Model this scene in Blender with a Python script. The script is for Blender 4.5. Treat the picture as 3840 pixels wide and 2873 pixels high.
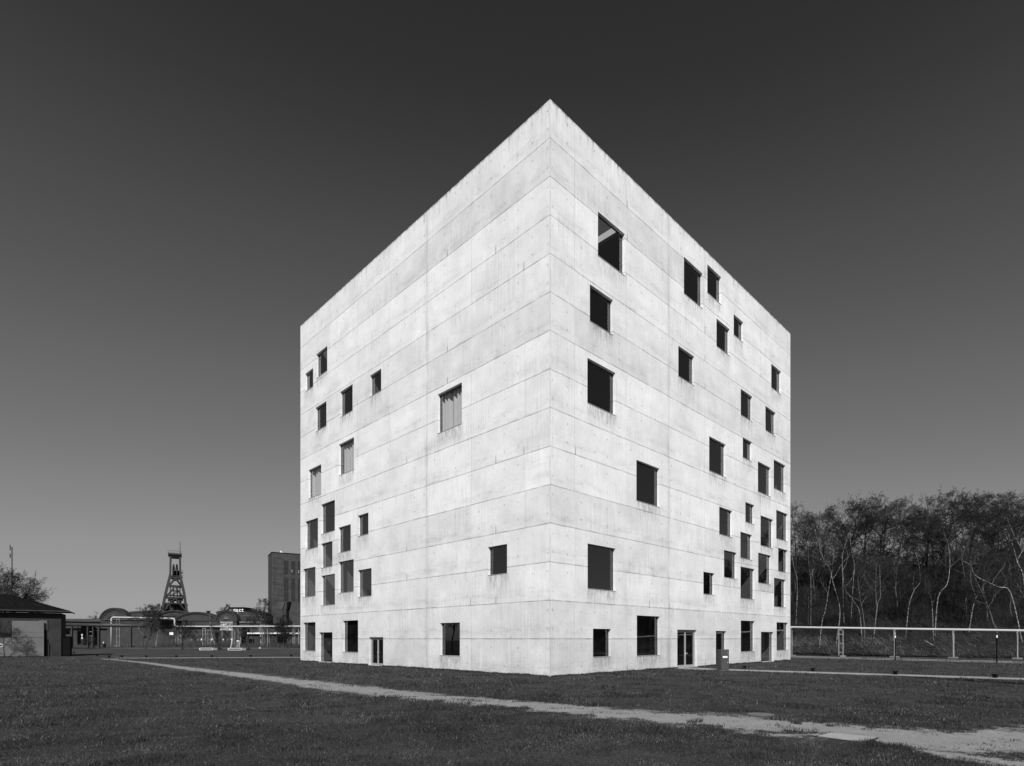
import bpy, bmesh, math, random
import numpy as np
from mathutils import Vector, Matrix, noise as mnoise
R = math.radians
SC = bpy.context.scene
COL = SC.collection
for o in list(bpy.data.objects): bpy.data.objects.remove(o)

# ------------------------------------------------------------------ camera, sky, sun, exposure
F, CX, HY, EYE = 2147.6, 2080.0, 2396.0, 2.24        # focal length, principal column, horizon row, eye height
cam_d = bpy.data.cameras.new('camera'); cam = bpy.data.objects.new('camera', cam_d); COL.objects.link(cam)
cam.location = (0, 0, EYE); cam.rotation_euler = (R(90), 0, 0)
cam_d.sensor_width = 36; cam_d.lens = F / 3840 * 36
cam_d.shift_x = (1920 - CX) / 3840; cam_d.shift_y = (HY - 1436.5) / 3840
cam_d.clip_start = 0.1; cam_d.clip_end = 3000
SC.camera = cam
SUN_EL, SUN_AZ = 39.0, 1.0                            # elevation, degrees right of straight behind the camera
world = bpy.data.worlds.new('World'); SC.world = world; world.use_nodes = True
wn = world.node_tree; wn.nodes.clear()
sky = wn.nodes.new('ShaderNodeTexSky'); sky.sky_type = 'NISHITA'; sky.sun_disc = False
sky.sun_elevation = R(SUN_EL); sky.sun_rotation = R(180 - SUN_AZ); sky.altitude = 50
sky.air_density = 1.0; sky.dust_density = 1.0; sky.ozone_density = 1.0
sep = wn.nodes.new('ShaderNodeSeparateColor'); bg = wn.nodes.new('ShaderNodeBackground'); wo = wn.nodes.new('ShaderNodeOutputWorld')
# black-and-white film behind a red filter: only the red light of the sky counts, with the film's own tone curve
fc = wn.nodes.new('ShaderNodeValToRGB'); cr = fc.color_ramp; cr.interpolation = 'LINEAR'
pts = [(0.0, 0.0), (.076, .026), (.084, .036), (.092, .050), (.105, .070), (.155, .130), (.262, .222), (.376, .292), (.6, .36), (1.0, .5)]
cr.elements[0].position = 0.0; cr.elements[0].color = (0, 0, 0, 1); cr.elements[1].position = 1.0; cr.elements[1].color = (.5, .5, .5, 1)
for p_, v_ in pts[1:-1]: e_ = cr.elements.new(p_); e_.color = (v_, v_, v_, 1)
m0 = wn.nodes.new('ShaderNodeMath'); m0.operation = 'MULTIPLY'; m0.inputs[1].default_value = .1
ml = wn.nodes.new('ShaderNodeVectorMath'); ml.operation = 'SCALE'; ml.inputs[3].default_value = 10.0
wn.links.new(sky.outputs[0], sep.inputs[0]); wn.links.new(sep.outputs[0], m0.inputs[0]); wn.links.new(m0.outputs[0], fc.inputs[0]); wn.links.new(fc.outputs[0], ml.inputs[0])
wn.links.new(ml.outputs[0], bg.inputs[0]); bg.inputs[1].default_value = 0.1; wn.links.new(bg.outputs[0], wo.inputs[0])
sd = bpy.data.lights.new('sun', 'SUN'); so = bpy.data.objects.new('sun', sd); COL.objects.link(so)
sd.energy = 5.0; sd.angle = R(0.53); sd.color = (1, 1, 1)
so.rotation_euler = (R(90 - SUN_EL), 0, R(SUN_AZ)); so.location = (0, -30, 60)
SC.view_settings.view_transform = 'Standard'; SC.view_settings.look = 'None'
SC.view_settings.exposure = 0.0; SC.view_settings.gamma = 1.0; SC.view_settings.use_curve_mapping = False
SC.render.engine = 'CYCLES'
try:
    SC.cycles.max_bounces = 6; SC.cycles.transparent_max_bounces = 12; SC.cycles.diffuse_bounces = 3
except Exception: pass

# ------------------------------------------------------------------ helpers
def at(px, py, Y): return Vector(((px - CX) * Y / F, Y, EYE + (HY - py) * Y / F))
def gy(py): return EYE * F / (py - HY)
def gp(px, py, z=0.0):
    Y = (EYE - z) * F / (py - HY); return Vector(((px - CX) * Y / F, Y, z))
def tag(o, label=None, cat=None, group=None, kind=None):
    if label: o['label'] = label
    if cat: o['category'] = cat
    if group: o['group'] = group
    if kind: o['kind'] = kind
    return o
def empty(name, loc=(0, 0, 0), rz=0.0):
    o = bpy.data.objects.new(name, None); COL.objects.link(o); o.location = loc; o.rotation_euler = (0, 0, rz)
    o.empty_display_size = 0.3; return o
def np_mesh(name, V, Fc, m=None, parent=None, smooth=False):
    """V (n,3), Fc (m,k) with constant k"""
    V = np.asarray(V, np.float32); Fc = np.asarray(Fc, np.int32); k = Fc.shape[1]
    me = bpy.data.meshes.new(name); me.vertices.add(len(V)); me.vertices.foreach_set('co', V.ravel())
    me.loops.add(Fc.size); me.loops.foreach_set('vertex_index', Fc.ravel())
    me.polygons.add(len(Fc)); me.polygons.foreach_set('loop_start', np.arange(0, Fc.size, k, dtype=np.int32))
    me.update(calc_edges=True)
    if smooth: me.polygons.foreach_set('use_smooth', np.ones(len(Fc), bool))
    if m: me.materials.append(m)
    o = bpy.data.objects.new(name, me); COL.objects.link(o)
    if parent: o.parent = parent
    return o
class MB:
    def __init__(s): s.v = []; s.f = []
    def add(s, vs, fs):
        n = len(s.v); s.v += [tuple(v) for v in vs]; s.f += [tuple(i + n for i in f) for f in fs]; return s
    def quad(s, a, b, c, d): return s.add([a, b, c, d], [(0, 1, 2, 3)])
    def box(s, x0, x1, y0, y1, z0, z1):
        v = [(x, y, z) for z in (z0, z1) for y in (y0, y1) for x in (x0, x1)]
        return s.add(v, [(0, 2, 3, 1), (4, 5, 7, 6), (0, 1, 5, 4), (2, 6, 7, 3), (0, 4, 6, 2), (1, 3, 7, 5)])
    def bar(s, p, q, w, h=None, up=(0, 0, 1)):
        p = Vector(p); q = Vector(q); d = (q - p).normalized(); h = h or w; up = Vector(up)
        if abs(d.dot(up)) > .95: up = Vector((0, 1, 0))
        a = d.cross(up).normalized() * w / 2; b = a.cross(d).normalized() * h / 2
        v = [x + y for x in (p, q) for y in (-a - b, a - b, a + b, -a + b)]
        return s.add(v, [(3, 2, 1, 0), (4, 5, 6, 7), (0, 1, 5, 4), (1, 2, 6, 5), (2, 3, 7, 6), (3, 0, 4, 7)])
    def tube(s, pts, rads, n=8, cap=True):
        pts = [Vector(p) for p in pts]
        if not hasattr(rads, '__len__'): rads = [rads] * len(pts)
        base = len(s.v); prev = None
        for i, p in enumerate(pts):
            d = ((pts[i + 1] - p) if i == 0 else (p - pts[i - 1]) if i == len(pts) - 1 else (pts[i + 1] - pts[i - 1])).normalized()
            if prev is None:
                prev = d.orthogonal().normalized()
            a = (prev - d * prev.dot(d)); a = a.normalized() if a.length > 1e-5 else d.orthogonal().normalized(); prev = a; b = d.cross(a)
            for k in range(n):
                t = 2 * math.pi * k / n; s.v.append(tuple(p + (a * math.cos(t) + b * math.sin(t)) * rads[i]))
        for i in range(len(pts) - 1):
            for k in range(n):
                k2 = (k + 1) % n; s.f.append((base + i * n + k, base + i * n + k2, base + (i + 1) * n + k2, base + (i + 1) * n + k))
        if cap:
            s.f.append(tuple(base + k for k in reversed(range(n)))); m = base + (len(pts) - 1) * n; s.f.append(tuple(m + k for k in range(n)))
        return s
    def disc_prism(s, prof, y0, y1):     # profile in x-z extruded along y
        n = len(prof); v = [(x, y0, z) for x, z in prof] + [(x, y1, z) for x, z in prof]
        f = [tuple(range(n)), tuple(reversed(range(n, 2 * n)))] + [(i, i + n, (i + 1) % n + n, (i + 1) % n) for i in range(n)]
        return s.add(v, f)
    def build(s, name, m, parent=None, smooth=False):
        me = bpy.data.meshes.new(name); me.from_pydata(s.v, [], s.f); me.update()
        if m: me.materials.append(m)
        if smooth:
            me.polygons.foreach_set('use_smooth', [True] * len(me.polygons))
        o = bpy.data.objects.new(name, me); COL.objects.link(o)
        if parent: o.parent = parent
        return o
def copy_tree(o, parent=None):
    c = o.copy(); COL.objects.link(c)
    if parent: c.parent = parent
    for ch in [x for x in KIDS.get(o.name, [])]: copy_tree(ch, c)
    return c
KIDS = {}
def register(o):
    KIDS[o.name] = list(o.children)
    for ch in o.children: register(ch)
def text_part(txt, size, ext, m, parent, loc, rot):
    cu = bpy.data.curves.new('lettering', 'FONT'); cu.body = txt; cu.size = size; cu.extrude = ext; cu.offset = size * .012
    t = bpy.data.objects.new('tmp', cu); COL.objects.link(t); bpy.context.view_layer.update()
    me = bpy.data.meshes.new_from_object(t.evaluated_get(bpy.context.evaluated_depsgraph_get()))
    bpy.data.objects.remove(t); me.materials.clear(); me.materials.append(m)
    o = bpy.data.objects.new('lettering', me); COL.objects.link(o); o.parent = parent; o.location = loc; o.rotation_euler = rot; return o

# numpy value noise
_rs = np.random.RandomState(5); _T = _rs.rand(256, 256)
def vnoise(x, y):
    xi = np.floor(x).astype(int); yi = np.floor(y).astype(int); fx = x - xi; fy = y - yi
    fx = fx * fx * (3 - 2 * fx); fy = fy * fy * (3 - 2 * fy)
    g = lambda a, b: _T[a & 255, b & 255]
    return (g(xi, yi) * (1 - fx) + g(xi + 1, yi) * fx) * (1 - fy) + (g(xi, yi + 1) * (1 - fx) + g(xi + 1, yi + 1) * fx) * fy
def fbm(x, y, o=3):
    s = 0; a = .5; t = 0
    for i in range(o): s = s + a * vnoise(x * 2 ** i + 17 * i, y * 2 ** i + 31 * i); t += a; a *= .5
    return s / t

# ------------------------------------------------------------------ node helpers
class NT:
    def __init__(s, name):
        s.m = bpy.data.materials.new(name); s.m.use_nodes = True; s.t = s.m.node_tree; s.t.nodes.clear()
        s.out = s.t.nodes.new('ShaderNodeOutputMaterial')
    def n(s, ty, **kw):
        nd = s.t.nodes.new(ty)
        for k, v in kw.items(): setattr(nd, k, v)
        return nd
    def L(s, a, b):
        if isinstance(a, (int, float)): b.default_value = a
        elif isinstance(a, tuple): b.default_value = a
        else: s.t.links.new(a, b)
    def M(s, op, a, b=None, c=None, clamp=False):
        nd = s.n('ShaderNodeMath', operation=op); nd.use_clamp = clamp
        s.L(a, nd.inputs[0])
        if b is not None: s.L(b, nd.inputs[1])
        if c is not None: s.L(c, nd.inputs[2])
        return nd.outputs[0]
    def ss(s, x, a, b, lo=0.0, hi=1.0):
        nd = s.n('ShaderNodeMapRange', interpolation_type='SMOOTHSTEP'); s.L(x, nd.inputs[0])
        for i, v in enumerate((a, b, lo, hi)): s.L(v, nd.inputs[i + 1])
        return nd.outputs[0]
    def lin(s, x, a, b, lo=0.0, hi=1.0):
        nd = s.n('ShaderNodeMapRange'); s.L(x, nd.inputs[0])
        for i, v in enumerate((a, b, lo, hi)): s.L(v, nd.inputs[i + 1])
        return nd.outputs[0]
    def xyz(s, x=0.0, y=0.0, z=0.0):
        nd = s.n('ShaderNodeCombineXYZ'); s.L(x, nd.inputs[0]); s.L(y, nd.inputs[1]); s.L(z, nd.inputs[2]); return nd.outputs[0]
    def noise(s, vec, scale=1.0, detail=2.0, rough=.5):
        nd = s.n('ShaderNodeTexNoise'); s.t.links.new(vec, nd.inputs['Vector'])
        nd.inputs['Scale'].default_value = scale; nd.inputs['Detail'].default_value = detail; nd.inputs['Roughness'].default_value = rough
        return nd.outputs['Fac']
    def white(s, vec):
        nd = s.n('ShaderNodeTexWhiteNoise', noise_dimensions='3D'); s.t.links.new(vec, nd.inputs['Vector']); return nd.outputs['Value']
    def bump(s, h, strength=.3, dist=.05):
        nd = s.n('ShaderNodeBump'); nd.inputs['Strength'].default_value = strength; nd.inputs['Distance'].default_value = dist
        s.t.links.new(h, nd.inputs['Height']); return nd.outputs[0]
    def pbsdf(s, col, rough=.8, metal=0.0, spec=.3, normal=None):
        nd = s.n('ShaderNodeBsdfPrincipled')
        if isinstance(col, (int, float)): nd.inputs['Base Color'].default_value = (col, col, col, 1)
        else: s.t.links.new(col, nd.inputs['Base Color'])
        s.L(rough, nd.inputs['Roughness']); nd.inputs['Metallic'].default_value = metal; nd.inputs['Specular IOR Level'].default_value = spec
        if normal: s.t.links.new(normal, nd.inputs['Normal'])
        return nd.outputs[0]
    def done(s, sh): s.t.links.new(sh, s.out.inputs[0]); return s.m
    def pos(s): return s.n('ShaderNodeNewGeometry').outputs['Position']
    def obj(s): return s.n('ShaderNodeTexCoord').outputs['Object']
def simple(name, col, rough=.8, var=.25, scale=2.0, spec=.3, metal=0.0, bump=0.0, stretch=(1, 1, 1), coord='pos'):
    t = NT(name); mp = t.n('ShaderNodeMapping'); mp.inputs['Scale'].default_value = stretch
    t.t.links.new(t.pos() if coord == 'pos' else t.obj(), mp.inputs[0])
    a = t.noise(mp.outputs[0], scale, 4, .6); c = t.M('MULTIPLY', t.lin(a, .25, .75, 1 - var, 1 + var), col)
    return t.done(t.pbsdf(c, rough, metal, spec, t.bump(a, bump, .02) if bump else None))

# ------------------------------------------------------------------ materials
LIFT = 2.267
def concrete_mat():
    t = NT('fair_faced_concrete'); uvn = t.n('ShaderNodeUVMap'); sp = t.n('ShaderNodeSeparateXYZ'); t.t.links.new(uvn.outputs[0], sp.inputs[0])
    u, z = sp.outputs[0], sp.outputs[1]; M = t.M
    wob = t.noise(t.xyz(u, z, 3.0), 1.3, 3, .6)
    zz = M('ADD', z, M('MULTIPLY', M('SUBTRACT', wob, .5), .05))
    q = M('DIVIDE', M('SUBTRACT', zz, EYE), LIFT); band = M('FLOOR', q); fz = M('SUBTRACT', q, band)
    dj = M('MULTIPLY', M('MINIMUM', fz, M('SUBTRACT', 1.0, fz)), LIFT)
    # horizontal pour joints
    jn = t.lin(t.noise(t.xyz(u, M('MULTIPLY', z, .3), 9.0), 1.1, 4, .65), .3, .7, .25, 1.0)
    joint = M('MULTIPLY', M('SUBTRACT', 1.0, t.ss(dj, .012, .06)), jn)
    # smear just above a joint, and the grey rise in the lower part of each lift
    smear = M('MULTIPLY', M('SUBTRACT', 1.0, t.ss(fz, .0, .16)), t.ss(t.noise(t.xyz(M('MULTIPLY', u, .35), M('MULTIPLY', z, .9), 4.0), 1.0, 5, .65), .5, .75))
    blot = M('MULTIPLY', M('MULTIPLY', M('SUBTRACT', 1.0, t.ss(fz, .2, .55)), t.ss(fz, .02, .2)), t.ss(t.noise(t.xyz(M('MULTIPLY', u, .3), M('MULTIPLY', z, 1.3), 14.0), 1.0, 8, .8), .42, .72))
    # vertical joints every 5.3 m, broken, one strong line at 12.75 m
    um = M('SUBTRACT', u, M('MULTIPLY', M('FLOOR', M('DIVIDE', u, 50.0)), 50.0))
    k = M('DIVIDE', M('SUBTRACT', um, 2.15), 5.3); kr = M('ROUND', k); dv = M('MULTIPLY', M('ABSOLUTE', M('SUBTRACT', k, kr)), 5.3)
    strong = M('LESS_THAN', M('ABSOLUTE', M('SUBTRACT', kr, 2.0)), .5)
    vb = t.ss(t.white(t.xyz(kr, band, M('FLOOR', M('DIVIDE', u, 50.0)))), .35, .75)
    vline = M('MULTIPLY', M('SUBTRACT', 1.0, t.ss(dv, .01, .05)), M('MAXIMUM', M('MULTIPLY', vb, .55), M('MULTIPLY', strong, .9)))
    vsm = M('MULTIPLY', M('MULTIPLY', M('SUBTRACT', 1.0, t.ss(dv, .02, .45)), strong), t.ss(t.noise(t.xyz(M('MULTIPLY', u, 1.5), M('MULTIPLY', z, .35), 2.0), 1.0, 4, .6), .35, .7))
    # formwork sheets (1.33 m wide): slight tone steps, with the faintest sheet lines
    sh = M('DIVIDE', M('SUBTRACT', um, .82), 1.325); shf = M('FLOOR', sh)
    tone = M('ADD', M('MULTIPLY', M('SUBTRACT', t.white(t.xyz(M('FLOOR', M('DIVIDE', M('SUBTRACT', um, 2.15), 5.3)), band, M('FLOOR', M('DIVIDE', u, 50.0)))), .5), .10),
             M('MULTIPLY', M('SUBTRACT', t.white(t.xyz(shf, band, M('ADD', 7.0, M('FLOOR', M('DIVIDE', u, 50.0))))), .5), .02))
    tone = M('ADD', tone, M('MULTIPLY', M('SUBTRACT', t.white(t.xyz(0.0, band, 0.0)), .5), .11))
    # the second lift from the top is the greyest on both facades
    tone = M('SUBTRACT', tone, M('MULTIPLY', M('MULTIPLY', M('LESS_THAN', M('ABSOLUTE', M('SUBTRACT', band, 12.0)), .5), M('LESS_THAN', um, 18.0)), .13))
    # tie holes
    cu = M('DIVIDE', M('SUBTRACT', um, 1.5), 1.29); cur = M('ROUND', cu); du = M('MULTIPLY', M('SUBTRACT', cu, cur), 1.29)
    dz = M('SUBTRACT', dj, .57); rr = M('SQRT', M('ADD', M('MULTIPLY', du, du), M('MULTIPLY', M('MULTIPLY', dz, dz), .6)))
    hr = M('POWER', t.white(t.xyz(cur, M('ROUND', M('MULTIPLY', q, 2.0)), M('FLOOR', M('DIVIDE', u, 50.0)))), 2.0)
    hole = M('MULTIPLY', M('SUBTRACT', 1.0, t.ss(rr, .035, .1)), M('ADD', .05, M('MULTIPLY', hr, .95)))
    # vertical streaks, clouds, mottling
    st = t.noise(t.xyz(M('MULTIPLY', u, 7.0), M('MULTIPLY', z, .35), 1.0), 1.0, 4, .6)
    stm = t.ss(t.noise(t.xyz(M('MULTIPLY', u, .25), M('MULTIPLY', z, .25), 6.0), 1.0, 2), .38, .68)
    streak = M('MULTIPLY', M('SUBTRACT', st, .5), M('ADD', .14, M('MULTIPLY', stm, .42)))
    cloud = M('MULTIPLY', M('SUBTRACT', t.noise(t.xyz(u, z, 22.0), .45, 8, .68), .5), .6)
    mott = M('MULTIPLY', M('SUBTRACT', t.noise(t.xyz(u, z, 44.0), 5.0, 5, .75), .5), .26)
    # sparse short cracks standing on a joint
    ck = M('DIVIDE', M('ADD', um, .4), 2.65); ckr = M('ROUND', ck); dc = M('MULTIPLY', M('ABSOLUTE', M('SUBTRACT', ck, ckr)), 2.65)
    crr = t.white(t.xyz(ckr, band, M('ADD', 3.0, M('FLOOR', M('DIVIDE', u, 50.0)))))
    crack = M('MULTIPLY', M('MULTIPLY', M('SUBTRACT', 1.0, t.ss(dc, .012, .035)), M('GREATER_THAN', crr, .88)), M('SUBTRACT', 1.0, t.ss(fz, .12, .3)))
    # dirt runs under the parapet and wet foot near the lawn
    par = M('MULTIPLY', t.ss(z, 32.6, 34.1), t.ss(t.noise(t.xyz(M('MULTIPLY', u, 2.4), M('MULTIPLY', z, .12), 31.0), 1.0, 5, .78), .48, .7))
    edge = M('MULTIPLY', t.ss(z, 33.75, 33.98), t.ss(t.noise(t.xyz(M('MULTIPLY', u, 1.6), 0.0, 33.0), 1.0, 5, .8), .4, .6))
    at_ = t.n('ShaderNodeAttribute', attribute_name='stain'); stain = M('MULTIPLY', at_.outputs['Fac'], t.lin(t.noise(t.xyz(M('MULTIPLY', u, 5.0), M('MULTIPLY', z, 1.1), 3.0), 1.0, 6, .7), .38, .66, 0.0, 1.0))
    foot = M('MULTIPLY', M('SUBTRACT', 1.0, t.ss(z, .0, .45)), t.ss(t.noise(t.xyz(u, z, 5.0), 1.6, 5, .7), .4, .7))
    d = 1.0
    tot = M('ADD', M('ADD', M('ADD', 1.0, tone), M('ADD', streak, cloud)), mott)
    for x, w in ((joint, .55), (smear, .3), (blot, .24), (vline, .3), (vsm, .2), (hole, .36), (crack, .85), (par, .6), (edge, .7), (stain, .62), (foot, .3)):
        tot = M('MULTIPLY', tot, M('SUBTRACT', 1.0, M('MULTIPLY', x, w)))
    corner = M('MULTIPLY', M('SUBTRACT', 1.0, t.ss(um, .015, .06)), t.lin(t.noise(t.xyz(0.0, z, 8.0), 1.2, 4, .7), .35, .65, .1, 1.0)); tot = M('MULTIPLY', tot, M('SUBTRACT', 1.0, M('MULTIPLY', corner, .3)))
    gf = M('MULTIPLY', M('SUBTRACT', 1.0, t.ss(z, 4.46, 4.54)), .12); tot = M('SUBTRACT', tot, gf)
    hz = M('MULTIPLY', t.ss(t.noise(t.xyz(M('MULTIPLY', u, .5), M('MULTIPLY', z, 7.0), 17.0), 1.0, 5, .75), .52, .7), t.ss(t.noise(t.xyz(M('MULTIPLY', u, .16), M('MULTIPLY', z, .5), 50.0), 1.0, 3, .6), .5, .64)); tot = M('MULTIPLY', tot, M('SUBTRACT', 1.0, M('MULTIPLY', hz, .16)))
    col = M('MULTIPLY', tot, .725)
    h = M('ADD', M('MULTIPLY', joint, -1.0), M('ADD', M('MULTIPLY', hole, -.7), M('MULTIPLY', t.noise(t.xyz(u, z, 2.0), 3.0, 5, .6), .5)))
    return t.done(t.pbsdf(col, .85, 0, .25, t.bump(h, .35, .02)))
def glass_mat():
    t = NT('window_glass'); ge = t.n('ShaderNodeNewGeometry'); dp = t.n('ShaderNodeVectorMath', operation='DOT_PRODUCT')
    t.t.links.new(ge.outputs['Normal'], dp.inputs[0]); t.t.links.new(ge.outputs['Incoming'], dp.inputs[1])
    c1 = t.M('SUBTRACT', 1.0, t.M('ABSOLUTE', dp.outputs['Value'])); fac = t.M('ADD', .11, t.M('MULTIPLY', t.M('POWER', c1, 4.0), .85), clamp=True)
    tr = t.n('ShaderNodeBsdfTransparent'); tr.inputs[0].default_value = (.88, .88, .88, 1)
    gl = t.n('ShaderNodeBsdfGlossy'); gl.inputs['Roughness'].default_value = .0; gl.inputs[0].default_value = (.95, .95, .95, 1)
    wob = t.noise(t.pos(), .8, 1); t.t.links.new(t.bump(wob, .015, .1), gl.inputs['Normal'])
    mx = t.n('ShaderNodeMixShader'); t.L(fac, mx.inputs[0]); t.t.links.new(tr.outputs[0], mx.inputs[1]); t.t.links.new(gl.outputs[0], mx.inputs[2])
    return t.done(mx.outputs[0])
def grass_ground():
    t = NT('lawn'); p = t.pos(); M = t.M
    big = t.noise(p, .12, 4, .6); mid = t.noise(p, 1.1, 5, .65); fine = t.noise(p, 9.0, 5, .75)
    c = M('MULTIPLY', t.lin(big, .3, .7, .72, 1.25), t.lin(mid, .3, .7, .7, 1.3)); c = M('MULTIPLY', c, t.lin(fine, .3, .72, .45, 1.6))
    dry = M('MULTIPLY', t.ss(t.noise(p, .55, 5, .7), .58, .72), t.ss(fine, .45, .6))
    c = M('ADD', M('MULTIPLY', c, .056), M('MULTIPLY', dry, .04))
    return t.done(t.pbsdf(c, .95, 0, .1, t.bump(M('ADD', M('MULTIPLY', mid, .6), fine), .9, .12)))
def blade_mat():
    t = NT('grass_blades'); a = t.n('ShaderNodeAttribute', attribute_name='tone'); c = a.outputs['Fac']
    b = t.pbsdf(c, .75, 0, .25); tl = t.n('ShaderNodeBsdfTranslucent'); cc = t.n('ShaderNodeCombineColor')
    for i in range(3): t.t.links.new(c, cc.inputs[i])
    t.t.links.new(cc.outputs[0], tl.inputs[0]); mx = t.n('ShaderNodeMixShader'); mx.inputs[0].default_value = .25
    t.t.links.new(b, mx.inputs[1]); t.t.links.new(tl.outputs[0], mx.inputs[2]); return t.done(mx.outputs[0])
def dirt_mat(base=.235, ragged=.8, name='trodden_dirt'):
    """v runs across the strip from -1 to 1; the worn surface frays into the lawn at the edges"""
    t = NT(name); p = t.pos(); M = t.M; a = t.n('ShaderNodeAttribute', attribute_name='across')
    e = M('ABSOLUTE', a.outputs['Fac']); n1 = t.noise(p, 1.0, 7, .78); n2 = t.noise(p, 9.0, 4, .75)
    edge = M('ADD', e, M('ADD', t.lin(n1, .36, .64, -ragged * .42, ragged * .42), t.lin(n2, .3, .7, -ragged * .3, ragged * .3)))
    mask = M('SUBTRACT', 1.0, t.ss(edge, .55, .88))
    c = M('MULTIPLY', t.lin(t.noise(p, .7, 5, .65), .3, .7, .85, 1.12), t.lin(t.noise(p, 9.0, 6, .85), .3, .7, .6, 1.35)); c = M('MULTIPLY', c, base)
    tuft = M('MULTIPLY', t.ss(t.noise(p, 2.2, 6, .85), .56, .66), M('ADD', .3, M('MULTIPLY', e, 1.0))); c = M('MULTIPLY', c, M('SUBTRACT', 1.0, M('MULTIPLY', tuft, .72)))
    b = t.pbsdf(c, .95, 0, .1, t.bump(t.noise(p, 18.0, 4, .7), .5, .02)); tr = t.n('ShaderNodeBsdfTransparent'); mx = t.n('ShaderNodeMixShader')
    t.L(mask, mx.inputs[0]); t.t.links.new(tr.outputs[0], mx.inputs[1]); t.t.links.new(b, mx.inputs[2]); return t.done(mx.outputs[0])
def bark(name, col, dark=.35, lo=.55, hi=.62, sz=(5, 5, 14), base_var=.3):
    t = NT(name); mp = t.n('ShaderNodeMapping'); mp.inputs['Scale'].default_value = sz; t.t.links.new(t.obj(), mp.inputs[0])
    a = t.noise(mp.outputs[0], 1.0, 4, .65); k = t.ss(a, lo, hi); c = t.M('MULTIPLY', t.lin(k, 0, 1, 1, dark), col)
    c = t.M('MULTIPLY', c, t.lin(t.noise(t.obj(), 3.0, 3), .3, .7, 1 - base_var, 1 + base_var))
    return t.done(t.pbsdf(c, .9, 0, .15))
def brick(name, col, w=.26, h=.083, mortar=1.3, coords='obj', var=.3):
    t = NT(name); p = t.obj() if coords == 'obj' else t.pos(); sp = t.n('ShaderNodeSeparateXYZ'); t.t.links.new(p, sp.inputs[0])
    v = t.xyz(t.M('ADD', sp.outputs[0], sp.outputs[1]), sp.outputs[2], 0.0); b = t.n('ShaderNodeTexBrick'); t.t.links.new(v, b.inputs['Vector'])
    b.inputs['Scale'].default_value = 1.0; b.inputs['Brick Width'].default_value = w; b.inputs['Row Height'].default_value = h; b.inputs['Mortar Size'].default_value = .012
    b.inputs['Color1'].default_value = (col,) * 3 + (1,); b.inputs['Color2'].default_value = (col * .75,) * 3 + (1,); b.inputs['Mortar'].default_value = (col * mortar,) * 3 + (1,)
    s2 = t.n('ShaderNodeSeparateColor'); t.t.links.new(b.outputs[0], s2.inputs[0])
    c = t.M('MULTIPLY', s2.outputs[0], t.lin(t.noise(p, .35, 5, .65), .3, .7, 1 - var, 1 + var))
    return t.done(t.pbsdf(c, .9, 0, .2))

M_CONC = concrete_mat(); M_GLASS = glass_mat()
M_FRAME = simple('dark_metal_frame', .03, .4, .1); M_ALU = simple('pale_aluminium', .32, .4, .08, metal=0, spec=.5)
M_SILL = simple('galvanised_sill', .34, .5, .25, 6); M_CURT = simple('white_curtain_cloth', .5, .95, .04)
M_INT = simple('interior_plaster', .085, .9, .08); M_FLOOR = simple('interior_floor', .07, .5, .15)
M_WHITE = simple('white_paint', .75, .5, .06); M_STEELD = simple('dark_grey_steel', .045, .55, .2); M_STEELB = simple('black_steel', .004, .7, .2, spec=.1)
M_CORT = simple('brown_painted_steel', .062, .45, .12, 3); M_CORT2 = simple('dark_side_steel', .07, .4, .1)
M_PIPE = simple('pale_pipe_cladding', .43, .55, .12, 1.5, stretch=(.3, .3, 3)); M_DPIPE = simple('dark_grey_pipe', .038, .5, .25, 1.0)
M_POST = simple('galvanised_post', .22, .5, .2, 2); M_BASE = simple('weathered_concrete_footing', .17, .9, .35, 3, bump=.3)
M_BRICK = brick('dark_brick', .042); M_BRICK2 = brick('worn_dark_brick', .034, .3, .1, 1.2); M_TBRICK = brick('tower_brick', .06, .5, .25, 1.1)
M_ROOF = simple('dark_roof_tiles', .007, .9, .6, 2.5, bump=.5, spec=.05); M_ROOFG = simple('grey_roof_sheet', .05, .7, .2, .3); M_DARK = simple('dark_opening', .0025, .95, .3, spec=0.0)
M_PANEL = simple('grey_painted_panel', .12, .7, .14, .8); M_SIGN = simple('white_sign_board', .8, .5, .05); M_WIN = simple('dark_window_glass', .02, .15, .2, spec=.6)
M_TREE = bark('dark_bark', .026, .55); M_TREE2 = bark('grey_bark', .055, .5); M_TWIG = simple('dark_twigs', .018, .9, .3, 1.0); M_TWIG2 = simple('grey_twigs', .034, .9, .3, 1.0)
M_TREE3 = bark('pale_grey_bark', .11, .4); M_BIRCH = bark('white_birch_bark', .30, .12, .47, .56, (3, 3, 9), .3); M_SLOPE = simple('leaf_litter', .013, .95, .6, .8, bump=.6); M_GRAVEL = dirt_mat(.27, .14, 'pale_gravel')
M_DIRT = dirt_mat(); M_KERB = simple('pale_kerb_stone', .28, .8, .2, 1.5); M_ASPH = simple('asphalt', .035, .9, .2, 2.0); M_SLAB = simple('concrete_cover_slab', .30, .9, .12, 5, bump=.1)
M_SOFT = simple('mossy_kerb', .075, .9, .5, .3)
M_MAN = simple('cast_cover', .12, .8, .3, 6)
M_HEAD = simple('dark_painted_girder', .03, .6, .25, .3)

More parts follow.
